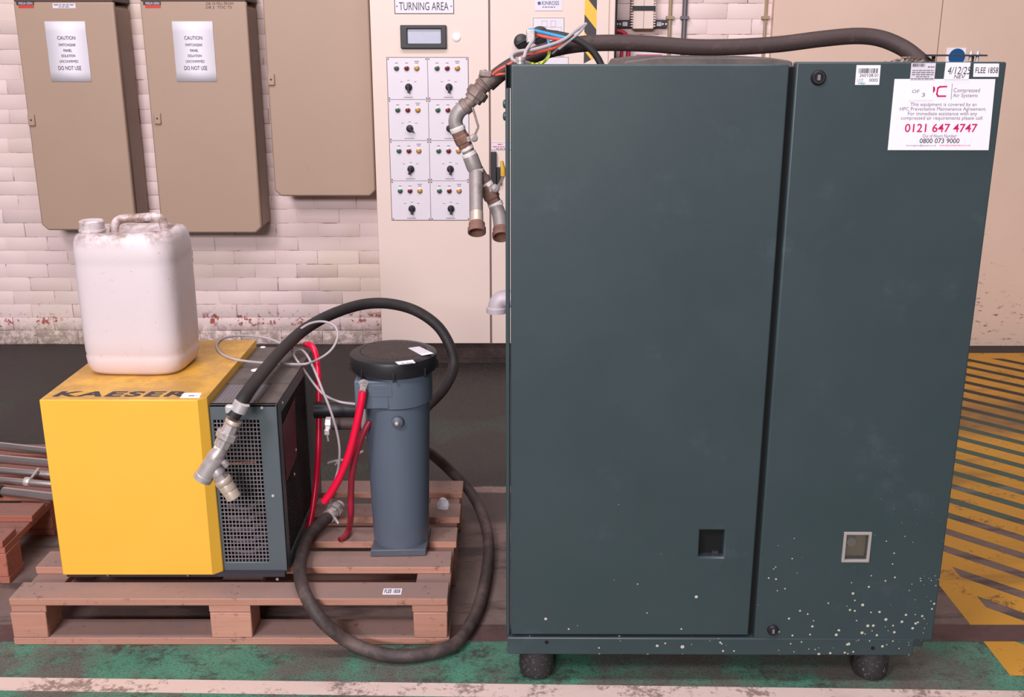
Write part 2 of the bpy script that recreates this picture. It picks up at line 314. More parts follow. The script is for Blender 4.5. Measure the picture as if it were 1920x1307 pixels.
M = dict(
    hood=mat('dark_brown_hood', (84, 62, 56), .55, 0, .1, 8),
    rust_bore=mat('rusty_bore', (150, 92, 70), .85, 0, .3, 60),
    zinc=mat('aged_zinc_pipe', (158, 148, 146), .5, .3, .15, 40, (116, 100, 94), 22, .4, .25),
    floor=m_floor(), yline=m_paint_line('yellow_floor_paint', (214, 154, 48), .20, (84, 62, 44)), wline=m_paint_line('white_floor_paint', (226, 200, 190), .27, (112, 92, 86)),
    strip=mat('rusty_channel_cover', (92, 66, 64), .6, .1, .25, 30, (58, 44, 46), 8, .4, .2),
    brick=m_brick(), mortar=m_mortar(), board=m_wallpanel(), wood=m_wood('pallet_wood', (172, 118, 98), (212, 158, 136), (140, 118, 112)),
    wood2=m_wood('orange_pallet_wood', (150, 88, 70), (186, 116, 94), (132, 96, 88)),
    cab=m_cabinet(), yellow=m_yellow(),
    brown=mat('tan_enamel', (174, 146, 126), .5, 0, .05, 3, (150, 116, 100), 5, .25, .05),
    brownside=mat('tan_enamel_flange', (150, 124, 106), .5, 0, .06, 4),
    cream=mat('cream_enamel', (232, 210, 198), .45, 0, .03, 3, (214, 184, 168), 6, .22, .05),
    plinth=mat('rusty_plinth', (72, 56, 50), .7, .2, .3, 20, (40, 32, 32), 9, .5, .3),
    black=mat('black_plastic', (34, 32, 36), .45, 0, .1, 30, (70, 62, 60), 14, .2),
    void=mat('dark_interior', (8, 8, 9), .9, 0, .1),
    plate=mat('white_engraved_plate', (226, 218, 226), .4, 0, .03, 12, (180, 166, 168), 60, .2),
    seam=mat('dark_seam_line', (112, 92, 88), .7), print=mat('black_print', (52, 48, 56), .6), grey_print=mat('grey_print', (124, 114, 124), .6),
    faint=mat('faint_pencil', (196, 182, 196), .6), magenta=mat('magenta_print', (206, 16, 92), .5), teal=mat('teal_ink', (50, 160, 160), .5),
    paper=mat('white_paper', (240, 234, 242), .7, 0, .02, 6), sticker=mat('white_sticker', (248, 242, 250), .45, 0, .01, 6),
    red_label=mat('red_badge', (206, 56, 44), .5), green_lamp=mat('green_lens', (34, 92, 74), .2), red_lamp=mat('dark_red_lens', (112, 22, 44), .2), amber_lamp=mat('amber_lens', (206, 140, 50), .2),
    bezel=mat('lamp_bezel', (176, 160, 150), .35, .6), screen=mat('grey_lcd', (186, 188, 204), .25, 0, .06, 30),
    white=mat('white_plastic', (250, 248, 248), .4), galv=mat('galvanised_steel', (188, 178, 176), .4, .4, .15, 30, (120, 104, 98), 26, .4, .15),
    dirty_galv=mat('weathered_pipe', (148, 132, 126), .55, .25, .2, 25, (108, 84, 74), 16, .5, .3),
    rust=mat('rusted_iron', (132, 98, 86), .7, .2, .3, 40, (112, 70, 54), 30, .4, .4), ptfe=mat('white_thread_tape', (228, 220, 218), .6, 0, .04, 60),
    chrome=mat('bright_steel', (222, 214, 214), .3, .5, .1, 20), steel_rod=mat('polished_steel_rod', (190, 180, 178), .25, .85, .12, 14, (110, 96, 92), 10, .25),
    brass=mat('dull_brass', (204, 186, 170), .4, .35, .12, 30, (150, 120, 104), 20, .3),
    rubber=mat('black_rubber', (40, 35, 36), .6, 0, .15, 20, (72, 61, 58), 10, .34, .15, 90), brown_rubber=mat('dusty_brown_rubber', (66, 50, 48), .65, 0, .2, 14, (104, 80, 72), 24, .35, .3, 120),
    red_hose=mat('red_pvc_tube', (232, 16, 62), .3, 0, .06, 8), red_dirty=mat('grimy_red_pvc_tube', (170, 34, 58), .4, 0, .15, 10, (120, 64, 60), 12, .4),
    grey_wire=mat('grey_cable_sheath', (176, 166, 168), .5, 0, .06, 12, (140, 128, 126), 20, .25), blue_wire=mat('blue_core', (64, 160, 214), .4), red_wire=mat('orange_red_core', (222, 92, 76), .4), earth=m_earth(),
    housing=mat('blue_grey_enamel', (92, 102, 116), .38, 0, .08, 5, (110, 112, 116), 40, .16, .04), housing_dark=mat('blue_grey_base', (84, 90, 100), .5, 0, .12, 14, (120, 110, 104), 14, .35),
    dryer=mat('petrol_grey_enamel', (84, 93, 97), .42, 0, .08, 6, (96, 90, 86), 12, .22, .05), dusty=mat('dusty_petrol_top', (98, 88, 84), .6, 0, .2, 12, (66, 62, 62), 9, .45, .1),
    mesh=mat('grey_wire_mesh', (128, 120, 124), .5, .2, .15, 20), darkmesh=mat('dark_perforated_sheet', (52, 46, 46), .6, .1, .15, 20), redpanel=mat('dark_red_label', (88, 20, 34), .45, 0, .25, 6),
    copper=mat('copper_pipe', (176, 104, 80), .4, .6), coil=mat('dusty_coil', (112, 100, 104), .6, .3, .3, 40),
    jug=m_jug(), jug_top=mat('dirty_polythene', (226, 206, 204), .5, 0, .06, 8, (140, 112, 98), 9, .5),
    pink=mat('faded_pink_print', (228, 70, 120), .5), blue_sign=mat('blue_sign', (24, 84, 140), .4), khaki=mat('khaki_paint', (164, 142, 112), .55, 0, .1, 10, (120, 100, 84), 14, .3),
    pipe_grey=mat('grey_conduit', (112, 108, 112), .45, .4, .1, 10), red_cable=mat('red_power_cable', (178, 30, 58), .45), dust=mat('flaky_dust', (176, 156, 144), .9, 0, .25, 40, (104, 88, 80), 60, .5),
    foot=mat('speckled_rubber_foot', (44, 40, 42), .6, 0, .1, 20, (206, 196, 184), 110, .33, .2), yellow_handle=mat('yellow_vinyl_handle', (206, 160, 50), .5, 0, .1, 30),
    grey_spout=mat('grey_cast_elbow', (186, 172, 178), .5, .1, .06, 20), lens=m_glass('clear_plastic', (236, 232, 228), .05, .96), gauge=mat('gauge_face', (168, 158, 152), .4),
)

# ================================================================== THE SETTING
FL = MB().box(-7, 7, -4, 5.75, -.1, 0).build('floor', M['floor']); tag(FL, 'worn green and dark grey painted concrete floor', kind='structure')
# white line along the front, yellow hatching at the right, steel channel cover
def fpoly(name, pts, m, z=.0008):
    o = MB().prism([(x, y, 0.0002) for x, y in pts], (0, 0, z)).build(name, m, FL); return o
fpoly('white_line', [(-6, 2.323 + .106), (6, 2.323 - .164), (6, 2.38 - .164), (-6, 2.38 + .106)], M['wline'])
MB().box(-6, 6, 2.553, 2.636, .0001, .0022).build('channel_cover', M['strip'], FL)
B0, B1 = 1.313, 1.40                                   # border band of the hatching
fpoly('hatch_border', [(B0, 2.637), (B1, 2.637), (B1, 5.36), (B0, 5.36)], M['yline'], .0006)
fpoly('hatch_border', [(B0, 2.39), (B1, 2.388), (B1, 2.552), (B0, 2.552)], M['yline'], .0006)
def stripe(c0, c1, xa, xb, ya, yb):
    poly = [(xa, ya), (xb, ya), (xb, yb), (xa, yb)]
    for sgn, cc in ((1, c0), (-1, c1)):                # clip the rectangle to c0 < x + y < c1
        out = []
        for i, p in enumerate(poly):
            q = poly[(i + 1) % len(poly)]; dp = sgn * (p[0] + p[1] - cc); dq = sgn * (q[0] + q[1] - cc)
            if dp >= 0: out.append(p)
            if dp * dq < 0:
                t = dp / (dp - dq); out.append((p[0] + (q[0] - p[0]) * t, p[1] + (q[1] - p[1]) * t))
        poly = out
        if len(poly) < 3: return None
    return poly
cc = 3.62
while cc < 9.2:
    for ya, yb in ((2.637, 5.36), (2.388, 2.552)):
        p = stripe(cc + .034, cc + .150, B1, 4.4, ya, yb)
        if p: fpoly('hatch_stripe', p, M['yline'], .0006)
    cc += .1825
fpoly('hatch_border', [(B1, 5.26), (4.4, 5.26), (4.4, 5.36), (B1, 5.36)], M['yline'], .0009)

WY = 5.54
WALL = MB().box(-6, 7, WY + .0034, WY + .25, -.1, 4.5).build('wall_back', M['mortar']); tag(WALL, 'painted brick wall at the back of the shop', kind='structure')
def brick_mesh(L, seed):
    r = random.Random(seed); h, d, ch = .0722, .03, .0032; L -= .0026; j = lambda: r.uniform(-.0016, .0016)
    o = [(0, 0), (L, 0), (L, h), (0, h)]; i = [(ch, ch), (L - ch, ch), (L - ch, h - ch), (ch, h - ch)]
    f = r.uniform(-.0006, .0004)
    v = [(x, d, z) for x, z in o] + [(x + j() * .6, .0015, z + j() * .8) for x, z in o] + [(x + j(), f + j() * .6, z + j()) for x, z in i]
    q = [(8, 9, 10, 11)] + [(4 + k, 4 + (k + 1) % 4, 8 + (k + 1) % 4, 8 + k) for k in range(4)] + [(k, (k + 1) % 4, 4 + (k + 1) % 4, 4 + k) for k in range(4)]
    b = MB(); b.add(v, q); return b
variants = [brick_mesh(.225, k) for k in range(10)]; vmesh = [b.mesh('brick', M['brick'], True, 60) for b in variants]
def inside(p, quad):
    s = 0
    for i in range(len(quad)):
        a, b = quad[i], quad[(i + 1) % len(quad)]; cr = (b[0] - a[0]) * (p[1] - a[1]) - (b[1] - a[1]) * (p[0] - a[0])
        if cr == 0: continue
        if s == 0: s = 1 if cr > 0 else -1
        elif s * cr < 0: return False
    return True
hidden = [[(30, -99), (245, -99), (290, 426), (80, 430)], [(264, -99), (475, -99), (508, 432), (302, 434)], [(486, -99), (700, -99), (720, 366), (516, 366)],
          [(668, -99), (1152, -99), (1152, 660), (716, 660)], [(952, 116), (1888, 116), (1800, 700), (952, 700)], [(150, 420), (350, 420), (368, 660), (160, 660)], [(1450, -99), (2100, -99), (2100, 660), (1440, 660)],
          [(480, 636), (590, 636), (590, 700), (300, 700)]]
rest = MB()
for k in range(-1, 34):
    z = k * .0745 + .004; off = .1125 if k % 2 else 0; off += random.uniform(-.02, .02)
    X = -4.2 + off
    while X < 1.75:
        b = random.randrange(10); P = [project((X + dx, WY, z + dz)) for dx, dz in ((.01, .01), (.21, .01), (.21, .06), (.01, .06), (.11, .03))]
        infr = any(0 < p[0] < 1920 and 2 < p[1] < 645 for p in P); hid = any(all(inside(p, q) for p in P) for q in hidden)
        if infr and not hid:
            o = bpy.data.objects.new('brick', vmesh[b]); col.objects.link(o); o.location = (X, WY + random.uniform(-.001, .001), z); own_loc = o.location.copy()
            o.parent = WALL
        elif z < 2.4:
            rest.add([(p[0] + X, p[1] + WY, p[2] + z) for p in variants[b].v], variants[b].f)
        X += .225
o = rest.build('brickwork', M['brick'], WALL); o['kind'] = 'stuff'
# flat cream boards over the wall at the right
for xa, xb in ((at(1449, 50, 5.5).x, at(1764, 50, 5.5).x - .004), (at(1764, 50, 5.5).x, 5.2)):
    MB().box(xa, xb, 5.5, WY + .006, .0, 3.2).build('wall_board', M['board'], WALL, bevel=.002)

# ================================================================== WALL ENCLOSURES
EY, TY = 5.30, WY - .004
def enclosure(label, xl, xr, zb, zt, lock_px, group='wall switchgear boxes'):
    t = thing('electrical_enclosure', label, 'enclosure', ((xl + xr) / 2, TY, zb), group)
    MB().box(xl + .012, xr - .004, EY + .03, TY, zb + .012, zt - .012).build('body', M['brownside'], t, bevel=.02, seg=1)
    MB().prism([(xl, 0, zb + .03), (xl + .03, 0, zb), (xr - .03, 0, zb), (xr, 0, zb + .03), (xr, 0, zt), (xl, 0, zt)][::-1], (0, .03, 0)).build('lid', M['brown'], t, bevel=.008)
    lid = t.children[-1] if t.children else None
    for o in col.objects:
        if o.parent == t and o.name.startswith('lid'): lid = o; lid.location = (0, EY, 0)
    MB().box(xl + .002, xr - .002, EY + .006, TY, zt + .0005, zt + .05).build('hood', M['hood'], t, bevel=.003)
    if lock_px:
        p = at(*lock_px, EY); lk = MB().box(p.x - .017, p.x + .017, EY - .012, EY, p.z - .028, p.z + .028).build('lock', M['brown'], t, bevel=.004)
        MB().lathe((p.x, EY - .0125, p.z), (0, 1, 0), [(.005, 0), (.005, .004)], 10).build('keyway', M['print'], lk)
    return t
a, b = at(28, 10, EY), at(255, 432, EY); c0 = at(218, 10, EY)
ztop = at(28, 3.5, EY).z
E1 = enclosure('tan wall enclosure furthest left, with red badge and white label strip', at(78, 425, EY).x, at(255, 425, EY).x, at(78, 432, EY).z, ztop, (60, 225))
E2 = enclosure('tan wall enclosure in the middle, handwritten note at its top right corner', at(302, 425, EY).x, at(490, 425, EY).x, at(300, 437, EY).z, at(264, 2.5, EY).z, (296, 222))
E3 = enclosure('shorter tan wall enclosure without any notice, beside the cream control cabinet', at(515, 360, EY).x, at(697, 360, EY).x + .02, at(515, 368, EY).z, 1.95, (509, 149))
for E, x0 in ((E1, 30), (E2, 268)):
    bd = sheet(x0, 3, x0 + 33, 9.5, EY - .0015, .0015).build('badge', M['print'], E); sheet(x0 + 4, 9.5, x0 + 33, 15, EY - .0015, .0015).build('badge_stripe', M['red_label'], bd)
    write('MERLIN GERIN', x0 + 5, 4, x0 + 31, 8.5, EY - .0016, M['plate'], bd)
st = sheet(98, 6, 141, 15.5, EY - .0012, .0012).build('label_strip', M['plate'], E1); scribble(101, 7.5, 138, 10.5, EY - .0013, M['grey_print'], st); scribble(110, 11.5, 130, 14, EY - .0013, M['grey_print'], st)
for k, (s, y) in enumerate((('DB 10 PSU FROM', 4), ('DB 2  TOC TS', 11))):
    write(s, 386, y, 438 - 3 * k, y + 5, EY - .001, M['brownside'] if 0 else M['seam'], E2, shear=.2)
for lab, x0, E in (('white caution notice taped to the leftmost tan enclosure', 83, E1), ('white caution notice taped to the middle tan enclosure', 322, E2)):
    Y = EY - .003; pa, pb = at(x0, 40, Y), at(x0 + 87 if 0 else x0 + 89, 153, Y)
    nt = thing('caution_notice', lab, 'notice', (pa.x + .09, Y, pb.z))
    dx = .002; w = .197; h = pa.z - pb.z; x = pa.x
    # a sheet that curls a little away from the door
    b = MB(); nx = 6
    for i in range(7):
        for j in range(2):
            zz = pa.z - h * i / 6; b.v.append((x + j * w, Y - .0018 * math.sin(i * 1.1) ** 2, zz))
    b.f = [(2 * i, 2 * i + 2, 2 * i + 3, 2 * i + 1) for i in range(6)]
    o = b.build('sheet', M['paper'], nt, smooth=True); sm = o.modifiers.new('thickness', 'SOLIDIFY'); sm.thickness = .0006
    cx = x + w * .5
    for s, y, wd, hh in (('CAUTION', 71, .088, .017), ('SWITCHGEAR', 84, .083, .0125), ('PANEL', 94.5, .04, .0125), ('ISOLATION', 104.5, .066, .0125), ('UNCONFIRMED', 115, .092, .0125), ('DO NOT USE', 127.5, .112, .019)):
        zc = at(x0, y, Y).z; lettering(s, (cx - wd / 2, Y - .0026, zc - hh / 2), (wd, 0, 0), (0, 0, hh), M['print'], nt)

# ================================================================== CONTROL CABINET
CY = 5.17
xl, xs, xr = at(716, 640, CY).x, at(921, 640, CY).x, at(1100, 60, CY).x + .135
zb = at(900, 644, CY).z
CC = thing('control_cabinet', 'tall cream control cabinet with rows of switch plates, standing against the brick wall', 'cabinet', ((xl + xr) / 2, CY + .2, 0))
MB().box(xl + .003, xr, CY + .012, WY - .006, zb - .005, 2.35).build('carcass', M['cream'], CC, bevel=.004)
MB().box(xl + .03, xr - .01, CY + .02, WY - .01, 0.001, zb - .005).build('plinth', M['plinth'], CC)
MB().box(xl + .03, xr - .01, CY + .005, CY + .02, 0.001, .025).build('plinth_rail', M['plinth'], CC)
MB().box(xl, xs - .004, CY, CY + .012, zb, 2.35).build('door', M['cream'], CC, bevel=.003)
D2 = MB().box(xs + .004, xr - .03, CY, CY + .012, zb, 2.35).build('door', M['cream'], CC, bevel=.003)
MB().box(xs - .004, xs + .004, CY + .006, CY + .012, zb, 2.35).build('door_gasket', M['seam'], CC)
PY = CY - .003
sg = sheet(740, -14, 849.5, 25, PY, .003).build('sign', M['plate'], CC, bevel=.001); write('TURNING AREA', 748.5, 4, 841, 19.3, PY, M['print'], sg)
sheet(738.6, -15, 850.9, 26.2, CY - .0015, .0015).build('sign_edge', M['seam'], sg)
for x in (744, 846): p = at(x, 11.5, PY); MB().lathe(p - Vector((0, .002, 0)), (0, 1, 0), [(.003, 0), (.004, .002)], 8).build('screw', M['grey_print'], sg)
pa, pb = at(750, 47, CY - .022), at(842, 91, CY - .022); ha, hb = at(763, 54, CY - .022), at(830, 81.5, CY - .022)
dsp = MB().plate_hole(pa.x, pb.x - .012, pb.z, pa.z, (ha.x, hb.x - .008, hb.z, ha.z), CY - .022, CY).build('display', M['black'], CC, bevel=.003)
MB().box(ha.x, hb.x - .008, CY - .008, CY - .002, hb.z, ha.z).build('screen', M['screen'], dsp)
p = at(856, 69.5, CY); MB().lathe((p.x, CY - .008, p.z), (0, 1, 0), [(.015, 0), (.0185, .002), (.0195, .008)], 24).build('blanking_plug', M['white'], CC, smooth=True)
# eight switch plates, one copied
tl, br = at(724, 108, PY), at(881, 414, PY); 
gx0 = at(735, 412, PY).x; gx1 = at(881, 412, PY).x; gz0 = at(735, 413, PY).z; gz1 = at(725, 108, PY).z
pw, ph = (gx1 - gx0) / 2, (gz1 - gz0) / 4
def switch_plate():
    e = MB().box(-pw / 2 + .001, pw / 2 - .001, 0, .003, -ph / 2 + .001, ph / 2 - .001).build('switch_plate', M['plate'], None, bevel=.0008)
    kids = []
    def kid(b, n, m, **k): o = b.build(n, m, None, **k); o.parent = e; kids.append(o); return o
    for i, mm in enumerate(('green_lamp', 'red_lamp', 'amber_lamp')):
        x = (-.25 + .25 * i) * pw - .003; z = .25 * ph
        b = MB(); b.lathe((x, -.013, z), (0, 1, 0), [(.004, 0), (.0085, .002), (.010, .006), (.010, .010)], 16); kid(b, 'indicator_lamp', M[mm], smooth=True)
        b = MB(); b.lathe((x, -.004, z), (0, 1, 0), [(.0105, 0), (.0135, .001), (.0135, .004)], 16); kid(b, 'lamp_bezel', M['bezel'], smooth=True)
        b = MB()
        if i < 2: b.box(x - .007, x + .007, -.0004, .001, z + .022, z + .0255)
        else: b.box(x - .011, x + .011, -.0004, .001, z + .030, z + .0335); b.box(x - .008, x + .008, -.0004, .001, z + .022, z + .0255)
        kid(b, 'engraving', M['grey_print'])
    kb = MB(); kb.lathe((0, -.016, 0), (0, 1, 0), [(.013, 0), (.0165, .002), (.0175, .016)], 20); kb.box(-.0045, .0045, -.028, -.015, -.026, .016)
    kn = kid(kb, 'selector_knob', M['black'], bevel=.001); kn.location = (.004, 0, -.20 * ph)
    b = MB()
    for dx in (-.034, 0, .032): b.box(.004 + dx - .006, .004 + dx + .006, -.0004, .001, -.20 * ph + (.030 if dx == 0 else .024), -.20 * ph + (.0325 if dx == 0 else .0265))
    b.box(-.022, .024, -.0004, .001, -.455 * ph, -.44 * ph); kid(b, 'engraving', M['grey_print'])['kind'] = 'stuff'
    for sx in (-1, 1):
        for sz in (-1, 1):
            b = MB(); b.lathe((sx * (pw / 2 - .007), -.0015, sz * (ph / 2 - .007)), (0, 1, 0), [(.003, 0), (.0038, .002)], 8); kid(b, 'screw', M['seam'])
    return e, kids, kn
sp0, spk, kn0 = switch_plate(); own_first = True
angs = [0, 0, -50, -20, 20, 0, 0, 0]
MB().box(gx0 - .002, gx1 + .002, CY - .0012, CY + .001, gz0 - .002, gz1 + .002).build('plate_backing', M['seam'], CC)
for r in range(4):
    for c2 in range(2):
        i = r * 2 + c2
        if i == 0: e, kn = sp0, kn0
        else:
            e = sp0.copy(); col.objects.link(e)
            for k in spk:
                q = k.copy(); col.objects.link(q); q.parent = e
                if k == kn0: kn = q
        e.location = (gx0 + pw * (c2 + .5), PY, gz1 - ph * (r + .5)); kn.rotation_euler = (0, math.radians(angs[i]), 0); own(e, CC)
# right door: plates, rotary handles, hazard tape, isolator
kp = sheet(1003, -16, 1055, 20, PY, .002).build('maker_plate', M['plate'], CC); write('KINROSS', 1016, 2, 1048, 9.5, PY, M['blue_sign'], kp, bold=.01); scribble(1017, 12, 1041, 14.5, PY, M['blue_sign'], kp)
p = at(1011, 6, PY); MB().lathe((p.x, PY - .001, p.z), (0, 1, 0), [(.008, 0), (.008, .001)], 16).build('emblem', M['blue_sign'], kp)
def outline(parent, x0, y0, x1, y1, Y, w=.0016, m='seam', name='engraving'):
    a, b = at(x0, y0, Y), at(x1, y1, Y); b.x = at(x1, y0, Y).x; q = MB()
    q.box(a.x, b.x, Y - .0005, Y, a.z - w, a.z).box(a.x, b.x, Y - .0005, Y, b.z, b.z + w).box(a.x, a.x + w, Y - .0005, Y, b.z, a.z).box(b.x - w, b.x, Y - .0005, Y, b.z, a.z)
    return q.build(name, M[m], parent)
mp = sheet(999.5, 33, 1058, 105, PY, .002).build('mimic_plate', M['plate'], CC); outline(mp, 999.5, 33, 1058, 105, PY)
for q in ((1016, 39, 1026, 50), (1033, 39, 1042, 50), (1035, 57, 1047, 66), (1036, 92, 1052, 103), (1003, 51, 1053, 102)): outline(mp, *q, PY, .001, 'grey_print')
mp = sheet(1005, 107, 1066, 135, PY, .002).build('mimic_plate', M['plate'], CC); outline(mp, 1005, 107, 1066, 135, PY); outline(mp, 1014, 108, 1024, 117, PY, .001, 'grey_print'); outline(mp, 1049, 122, 1059, 130, PY, .001, 'grey_print')
for x, y, r in ((977.5, 78, .036), (1012, 67, .044)):
    p = at(x, y, CY); h = MB().lathe((p.x, CY - .03, p.z), (0, 1, 0), [(r * .8, 0), (r * .95, .004), (r, .012), (r, .03)], 28).build('rotary_handle', M['black'], CC, smooth=True)
    MB().bar((p.x - r * .7, CY - .036, p.z - r * .35), (p.x + r * .7, CY - .036, p.z + r * .35), .012, .016, (0, -1, 0)).build('grip', M['black'], h, bevel=.002)
a, b = at(1097, -20, CY), at(1112, 119, CY)
hz = MB().prism([(a.x, CY - .0012, b.z), (b.x + .012, CY - .0012, b.z + .03), (b.x + .012, CY - .0012, a.z), (a.x, CY - .0012, a.z)][::-1], (0, .0012, 0)).build('hazard_tape', m_hazard(), CC)
lb = sheet(920.5, 267, 962, 281, PY, .002).build('warning_label', M['plate'], CC); outline(lb, 920.5, 267, 962, 281, PY, .001, 'grey_print')
scribble(933, 269.5, 943, 272, PY, M['magenta'], lb); scribble(924, 274, 956, 276.5, PY, M['magenta'], lb); scribble(930, 277.5, 950, 280, PY, M['grey_print'], lb)
a, b = at(920.5, 284, CY), at(931, 346, CY)
iso = MB().box(a.x, b.x, CY - .03, CY, b.z, a.z).build('isolator_handle', M['black'], CC, bevel=.003); a, b = at(931, 313, CY), at(941, 346, CY); MB().box(a.x, b.x, CY - .022, CY, b.z, a.z).build('isolator_base', M['black'], iso, bevel=.003)
# black strip added to stand in for the dark gap beside the cabinet
a, b = at(1148, 60, 5.3), at(1155, 60, 5.3); o = MB().box(a.x, b.x, 5.26, WY - .006, 0.001, 2.6).build('dark_gap_strip', M['black'], bevel=.002); tag(o, 'narrow black strip filling the dark gap at the right edge of the cream control cabinet', 'post')

# ================================================================== THINGS ON THE WALL RIGHT OF THE CABINET
Y = 5.45
t = thing('cable_trunking', 'cream slotted cable trunking with a black strap, above the compressor', 'trunking', at(1206, 50, WY))
a, b = at(1186, -30, Y), at(1228, 54, Y); MB().box(a.x + .008, b.x - .008, Y, WY - .006, b.z, a.z + .3).build('cover', M['cream'], t, bevel=.003)
q = MB(); z = b.z + .01
while z < a.z + .3: q.box(a.x - .002, a.x + .012, Y + .006, WY - .01, z, z + .006); q.box(b.x - .012, b.x + .002, Y + .006, WY - .01, z, z + .006); z += .0125
o = q.build('comb_teeth', M['cream'], t); o['kind'] = 'stuff'
a, b = at(1186, 11, Y - .003), at(1229, 20, Y - .003); MB().box(a.x, b.x, Y - .003, Y + .03, b.z, a.z).build('strap', M['black'], t)
a2 = at(1207, 30, Y); MB().box(a2.x - .001, a2.x + .001, Y - .0006, Y, at(1207, 54, Y).z, a2.z + .5).build('cover_seam', M['seam'], t)
t = thing('mounting_rail', 'dark slotted steel rail running behind the cream trunking', 'rail', at(1203, 52, WY))
a, b = at(1156, 37, 5.5), at(1251, 52, 5.5); MB().box(a.x, b.x, 5.505, WY - .006, b.z, a.z).build('channel', M['print'], t, bevel=.002)
for x in (1158, 1163, 1172, 1236, 1243, 1249): p = at(x, 45, 5.5); w = .012 if x in (1172, 1236) else .004; MB().box(p.x - w, p.x + w, 5.503, 5.506, p.z - .010 if w > .01 else p.z - .004, p.z + .010 if w > .01 else p.z + .004).build('slot', M['galv'] if w > .01 else M['plate'], t)
for x, r, m, lab in ((1256, .009, 'khaki', 'thin khaki painted conduit just right of the slotted rail'), (1283, .013, 'pipe_grey', 'dark grey vertical conduit on the brick above the compressor lid'), (1435, .008, 'khaki', 'thin khaki upright conduit at the edge of the cream wall boards')):
    p = at(x, 60, WY - .03)
    t = thing('wall_conduit', lab, 'conduit', (p.x, WY - .02, 0.002)); MB().tube([(p.x, WY - .006 - r, .002), (p.x, WY - .006 - r, 2.6)], r, 12).build('pipe', M[m], t, smooth=True)
    q = MB().box(p.x - .02, p.x + .02, WY - .012 - 2 * r, WY - .004, 1.715, 1.73).build('saddle_clip', M[m], t)
    if x == 1283:
        for z in (1.9,): MB().box(p.x - .03, p.x + .03, WY - .04, WY - .004, z, z + .03).build('saddle_clip', M['khaki'], t)
for k, (pts, lab) in enumerate(((((1150, 58), (1162, 59), (1172, 64), (1177, 76), (1178, 100), (1176, 135)), 'outer red power cable bending down beside the black strip'), (((1150, 66), (1158, 67), (1164, 74), (1166, 90), (1164, 110), (1161, 135)), 'inner red power cable nearest the black strip'))):
    q = MB().tube(tube_path([at(x, y, 5.42 + .01 * k) for x, y in pts] + [Vector((at(pts[-1][0], 135, 5.42).x, 5.42, .9))]), .0115 if k == 0 else .0085, 10).build('power_cable', M['red_cable'], smooth=True); tag(q, lab, 'cable', 'red cables by the post')
t = thing('wall_notice', 'white notice with a pink line of print, low behind the compressor lid', 'notice', at(1218, 118, 5.52)); o = sheet(1188, 98, 1246, 125, 5.53, .003).build('sheet', M['plate'], t)
sheet(1193, 102, 1242, 107, 5.5292, .001).build('pink_band', M['pink'], t); scribble(1196, 103, 1239, 106, 5.529, M['plate'], t); scribble(1205, 109, 1222, 112, 5.5298, M['grey_print'], t)
t = thing('safety_sign', 'round blue mandatory sign on a white square, at the right wall boards', 'sign', at(1793, 120, 5.495)); sheet(1776, 90, 1812, 126, 5.497, .003).build('backing', M['sticker'], t)
p = at(1794, 107, 5.497); MB().lathe((p.x, 5.4955, p.z), (0, 1, 0), [(.042, 0), (.042, .0015)], 28).build('disc', M['blue_sign'], t)

# ================================================================== COMPRESSOR
KY = 2.37
X0, X1 = -.011, 1.083
XM0, XM1 = at(1480, 123, KY).x, at(1492, 123, KY).x
ZB, ZT = .128, 1.553
K = thing('air_compressor', 'tall slate green air compressor cabinet with two doors, standing on rubber feet', 'compressor', (X0, KY, 0))
MB().box(X0 + .014, X1 - .006, KY + .035, KY + .87, .082, ZT - .018).build('body', M['cab'], K, bevel=.004)
a, b = at(1312, 993, KY), at(1357, 1044, KY); hx0, hx1, hz0, hz1 = a.x, at(1357, 1020, KY).x, b.z, a.z
dl = MB().plate_hole(X0 + .008, XM0, ZB + .006, ZT + .002, (hx0, hx1, hz0, hz1), KY, KY + .03).build('door', M['cab'], K, bevel=.004); dl['label'] = 'wider left door with an open square hole'
MB().box(hx0 - .004, hx1 + .004, KY + .028, KY + .034, hz0 - .004, hz1 + .004).build('opening_backing', M['void'], dl)
gx, gz = (hx0 + hx1) / 2 + .012, hz0 + .004; MB().box(gx - .006, gx + .01, KY + .018, KY + .03, hz0, hz0 + .008).build('latch_tongue', M['print'], dl)
a, b = at(1583, 997, KY), at(1628, 1049, KY); wx0, wx1, wz0, wz1 = a.x, at(1628, 1020, KY).x, b.z, a.z
dr = MB().plate_hole(XM1, X1, ZB - .006, ZT + .007, (wx0, wx1, wz0, wz1), KY - .002, KY + .03).build('door', M['cab'], K, bevel=.004); dr['label'] = 'narrower right door with locks, window and labels'
MB().box(wx0 - .004, wx1 + .004, KY + .028, KY + .034, wz0 - .004, wz1 + .004).build('window_backing', M['khaki'], dr)
MB().plate_hole(wx0 - .003, wx1 + .003, wz0 - .003, wz1 + .003, (wx0 + .004, wx1 - .004, wz0 + .004, wz1 - .004), KY - .006, KY + .004).build('window_frame', M['gauge'], dr, bevel=.001)
MB().box(wx0 + .003, wx1 - .003, KY - .001, KY + .001, wz0 + .003, wz1 - .003).build('window_pane', M['lens'], dr)
p = at(1598, 1019, KY); MB().lathe((p.x, KY + .012, p.z), (0, 1, 0), [(.002, -.001), (.012, 0), (.015, .006), (.015, .018)], 20).build('gauge', M['gauge'], dr, smooth=True)
MB().box(XM0 - .004, XM1 + .02, KY + .018, KY + .036, ZB, ZT - .004).build('door_gap_seal', M['void'], K)
